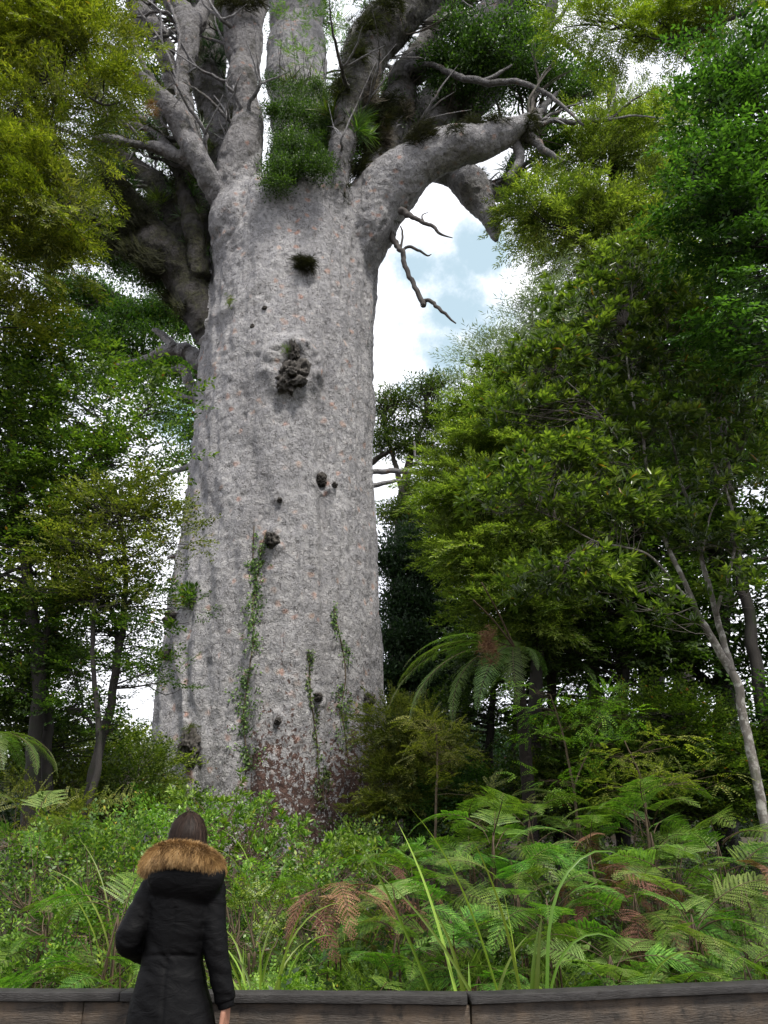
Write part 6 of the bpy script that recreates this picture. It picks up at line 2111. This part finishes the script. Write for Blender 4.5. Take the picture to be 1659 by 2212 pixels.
for c_, d_ in ((RW, norm(RW - RE)), (LW, norm(LW - LE))):
    V, Q = tube([c_ - d_ * .035, c_ - d_ * .0, c_ + d_ * .022], [.036, .037, .035], 18, 8)
    V = V + norm(V - c_) * (np.sin(V[:, 2] * 600) * .0012)[:, None]
    part("cuff", V, Q, mpk, person, smooth=True)
for s_ in (-1, 1):
    x = hipx + s_ * .085
    V, Q = tube([(hipx + s_ * .05, PY, .78), (x, PY + .01, .48), (x, PY - .01, .18)], [.07, .072, .062], 16, 14)
    part("trousers", V, Q, plain("trouser_cloth", (.012, .013, .018), .8), person, smooth=True)
    V, Q, _ = fuse([T_([((x, PY - .03, .30), .062), ((x, PY - .03, .12), .055), ((x, PY - .03, .05), .05)]), T_([((x, PY - .05, .045), .045), ((x + s_ * .01, PY + .1, .043), .043), ((x + s_ * .015, PY + .19, .036), .034)])], .008, 2)
    V[:, 2] = np.maximum(V[:, 2], .002)
    part("boot", V, Q, plain("boot_leather", (.02, .015, .012), .5), person, smooth=True)

# hair
hr = np.random.default_rng(3)


def strands(name, roots, dirs, length, width, mat, parent, rng, droop=.0, segs=4, wave=.1, tone=None, flow=None):
    n = len(roots)
    L = length * rng.uniform(.6, 1.2, n)
    u = np.linspace(0, 1, segs + 1)
    d = norm(dirs)
    sidev = norm(np.cross(d, rng.normal(0, 1, (n, 3))))
    P_ = roots[:, None, :] + d[:, None, :] * (u[None, :, None] * L[:, None, None]) + np.array([0, 0, -1.0]) * (droop * L[:, None, None] * u[None, :, None] ** 2) \
        + sidev[:, None, :] * (wave * L[:, None, None] * (u[None, :, None] ** 2)) * rng.uniform(-1, 1, (n, 1, 1))
    w = width * (1 - u * .85)
    wv = norm(np.cross(d, [0, 1.0, .2]))
    A = P_ - wv[:, None, :] * w[None, :, None] / 2
    B = P_ + wv[:, None, :] * w[None, :, None] / 2
    V = np.stack([A, B], 2).reshape(-1, 3)
    base = (np.arange(n) * (segs + 1) * 2)[:, None] + (np.arange(segs) * 2)[None]
    Q = np.stack([base, base + 1, base + 3, base + 2], -1).reshape(-1, 4)
    T = np.repeat(rng.uniform(0, 1, n) if tone is None else tone, segs)
    return part(name, V, Q, mat, parent, T)


def hair_mat(name, stops, rough=.45, spec=.5):
    m, n, l = new_mat(name)
    a = n.new("ShaderNodeAttribute")
    a.attribute_name = "tone"
    b = n.new("ShaderNodeBsdfPrincipled")
    l.new(ramp(n, l, a.outputs['Fac'], stops), b.inputs['Base Color'])
    b.inputs['Roughness'].default_value = rough
    b.inputs['Specular IOR Level'].default_value = spec
    o = n.new("ShaderNodeOutputMaterial")
    l.new(b.outputs[0], o.inputs[0])
    return m


MH = hair_mat("hair_brown", [(0, (.006, .004, .003)), (.55, (.024, .014, .010)), (1, (.085, .052, .038))], .55, .15)
HV, HQ = ringloft([(hx, hy - .02, hz - .17, .075, .06), (hx, hy - .02, hz - .10, .080, .08), (hx, hy - .015, hz - .03, .081, .098), (hx, hy - .012, hz + .03, .078, .098), (hx, hy - .014, hz + .075, .062, .076), (hx, hy - .016, hz + .105, .028, .034)], 32)
keep = HQ[[not (HV[f].mean(0)[1] > hy + .045 and HV[f].mean(0)[2] < hz + .075) for f in HQ]]
part("hair", HV, keep, MH, person, np.full(len(keep), .2), True)
nh = 15000
th = hr.uniform(0, 2 * math.pi, nh)
z0 = hr.uniform(-.35, 1, nh)
ph = np.arccos(z0)
ok = ~((np.sin(th) > .45) & (z0 < .55))
th, ph = th[ok], ph[ok]
nh = len(th)
segs = 6
u = np.linspace(0, 1, segs + 1)
dphi = hr.uniform(.35, .8, nh)
swirl = fbm(np.stack([np.cos(th) * 3, np.sin(th) * 3, ph], 1), 2, 8) * .35
PH = ph[:, None] + dphi[:, None] * u
TH = th[:, None] + swirl[:, None] * u + .02 * np.sin(PH * 9 + th[:, None] * 7)
rr = 1.0 + .06 * fbm(np.stack([np.cos(th) * 9, np.sin(th) * 9, ph * 1.2], 1), 2, 4)[:, None] + .14 * hr.uniform(0, 1, (nh, 1)) ** 9 * u
under = np.clip(PH - math.pi / 2, 0, 2)
hxr = .083 * np.where(under > 0, 1 + .10 * np.sin(under * 1.5), 1)
PTS = np.stack([hx + hxr * rr * np.cos(TH) * np.where(under > 0, 1, np.sin(PH)), hy - .014 + .102 * rr * np.sin(TH) * np.where(under > 0, 1, np.sin(PH)),
                hz + .0 + .117 * rr * np.where(under > 0, -under, np.cos(PH))], -1)
tn = norm(np.gradient(PTS, axis=1))
rd = norm(PTS - np.array([hx, hy, hz]))
wv = np.cross(tn, rd)
w = .0022 * (1 - u * .7)
V = np.stack([PTS - wv * w[None, :, None] / 2, PTS + wv * w[None, :, None] / 2], 2).reshape(-1, 3)
b0 = (np.arange(nh) * (segs + 1) * 2)[:, None] + (np.arange(segs) * 2)[None]
Q = np.stack([b0, b0 + 1, b0 + 3, b0 + 2], -1).reshape(-1, 4)
lock = np.clip(.40 + .55 * fbm(np.stack([np.cos(th) * 6, np.sin(th) * 6, ph * .4], 1), 3, 8) + hr.normal(0, .14, nh), 0, 1)
part("hair_strands", V, Q, MH, person, np.repeat(lock, segs))

# fur trim of the hood
fc_px = [(330, 1874, .09), (322, 1868, -.02), (340, 1848, -.10), (368, 1838, -.13), (400, 1839, -.14), (434, 1846, -.13), (460, 1861, -.08), (468, 1873, .02), (458, 1880, .10), (436, 1868, .16)]
fcp = np.array([pp(x, y, dy) for x, y, dy in fc_px])
frad = np.array([.024, .034, .042, .045, .046, .043, .037, .030, .028, .023])
FV, FQ = tube(fcp, frad * .8, 16, 60)
MF = hair_mat("fur", [(0, (.05, .025, .011)), (.3, (.20, .11, .038)), (.65, (.44, .27, .105)), (1, (.68, .48, .25))], .6, .3)
part("fur_trim", FV, FQ, MF, person, np.full(len(FQ), .15), True)
cc = catmull(np.column_stack([fcp, frad]), 400)
tg = norm(np.gradient(cc[:, :3], axis=0))
nf = 26000
ix = hr.integers(0, 400, nf)
an = hr.uniform(0, 6.28, nf)
a_ = norm(np.cross(tg[ix], [0, 0, 1.0]))
b_ = np.cross(a_, tg[ix])
rad_ = a_ * np.cos(an)[:, None] + b_ * np.sin(an)[:, None]
rt = cc[ix, :3] + rad_ * cc[ix, 3:4] * .78
upness = rad_[:, 2]
dr = rad_ * .75 + tg[ix] * (.35 + .2 * np.sin(ix * .05))[:, None] * np.where(hr.uniform(0, 1, nf) > .3, 1, -1)[:, None] * .7 + np.array([0, 0, -.35]) + hr.normal(0, .22, (nf, 3))
cl = fbm(np.stack([ix * .09, an * 1.6, an * 0], 1), 3, 12)
tone = np.clip(.42 + .55 * cl + hr.normal(0, .16, nf), 0, 1)
strands("fur", rt, dr, .030, .0018, MF, person, hr, droop=.35, wave=.25, tone=tone)
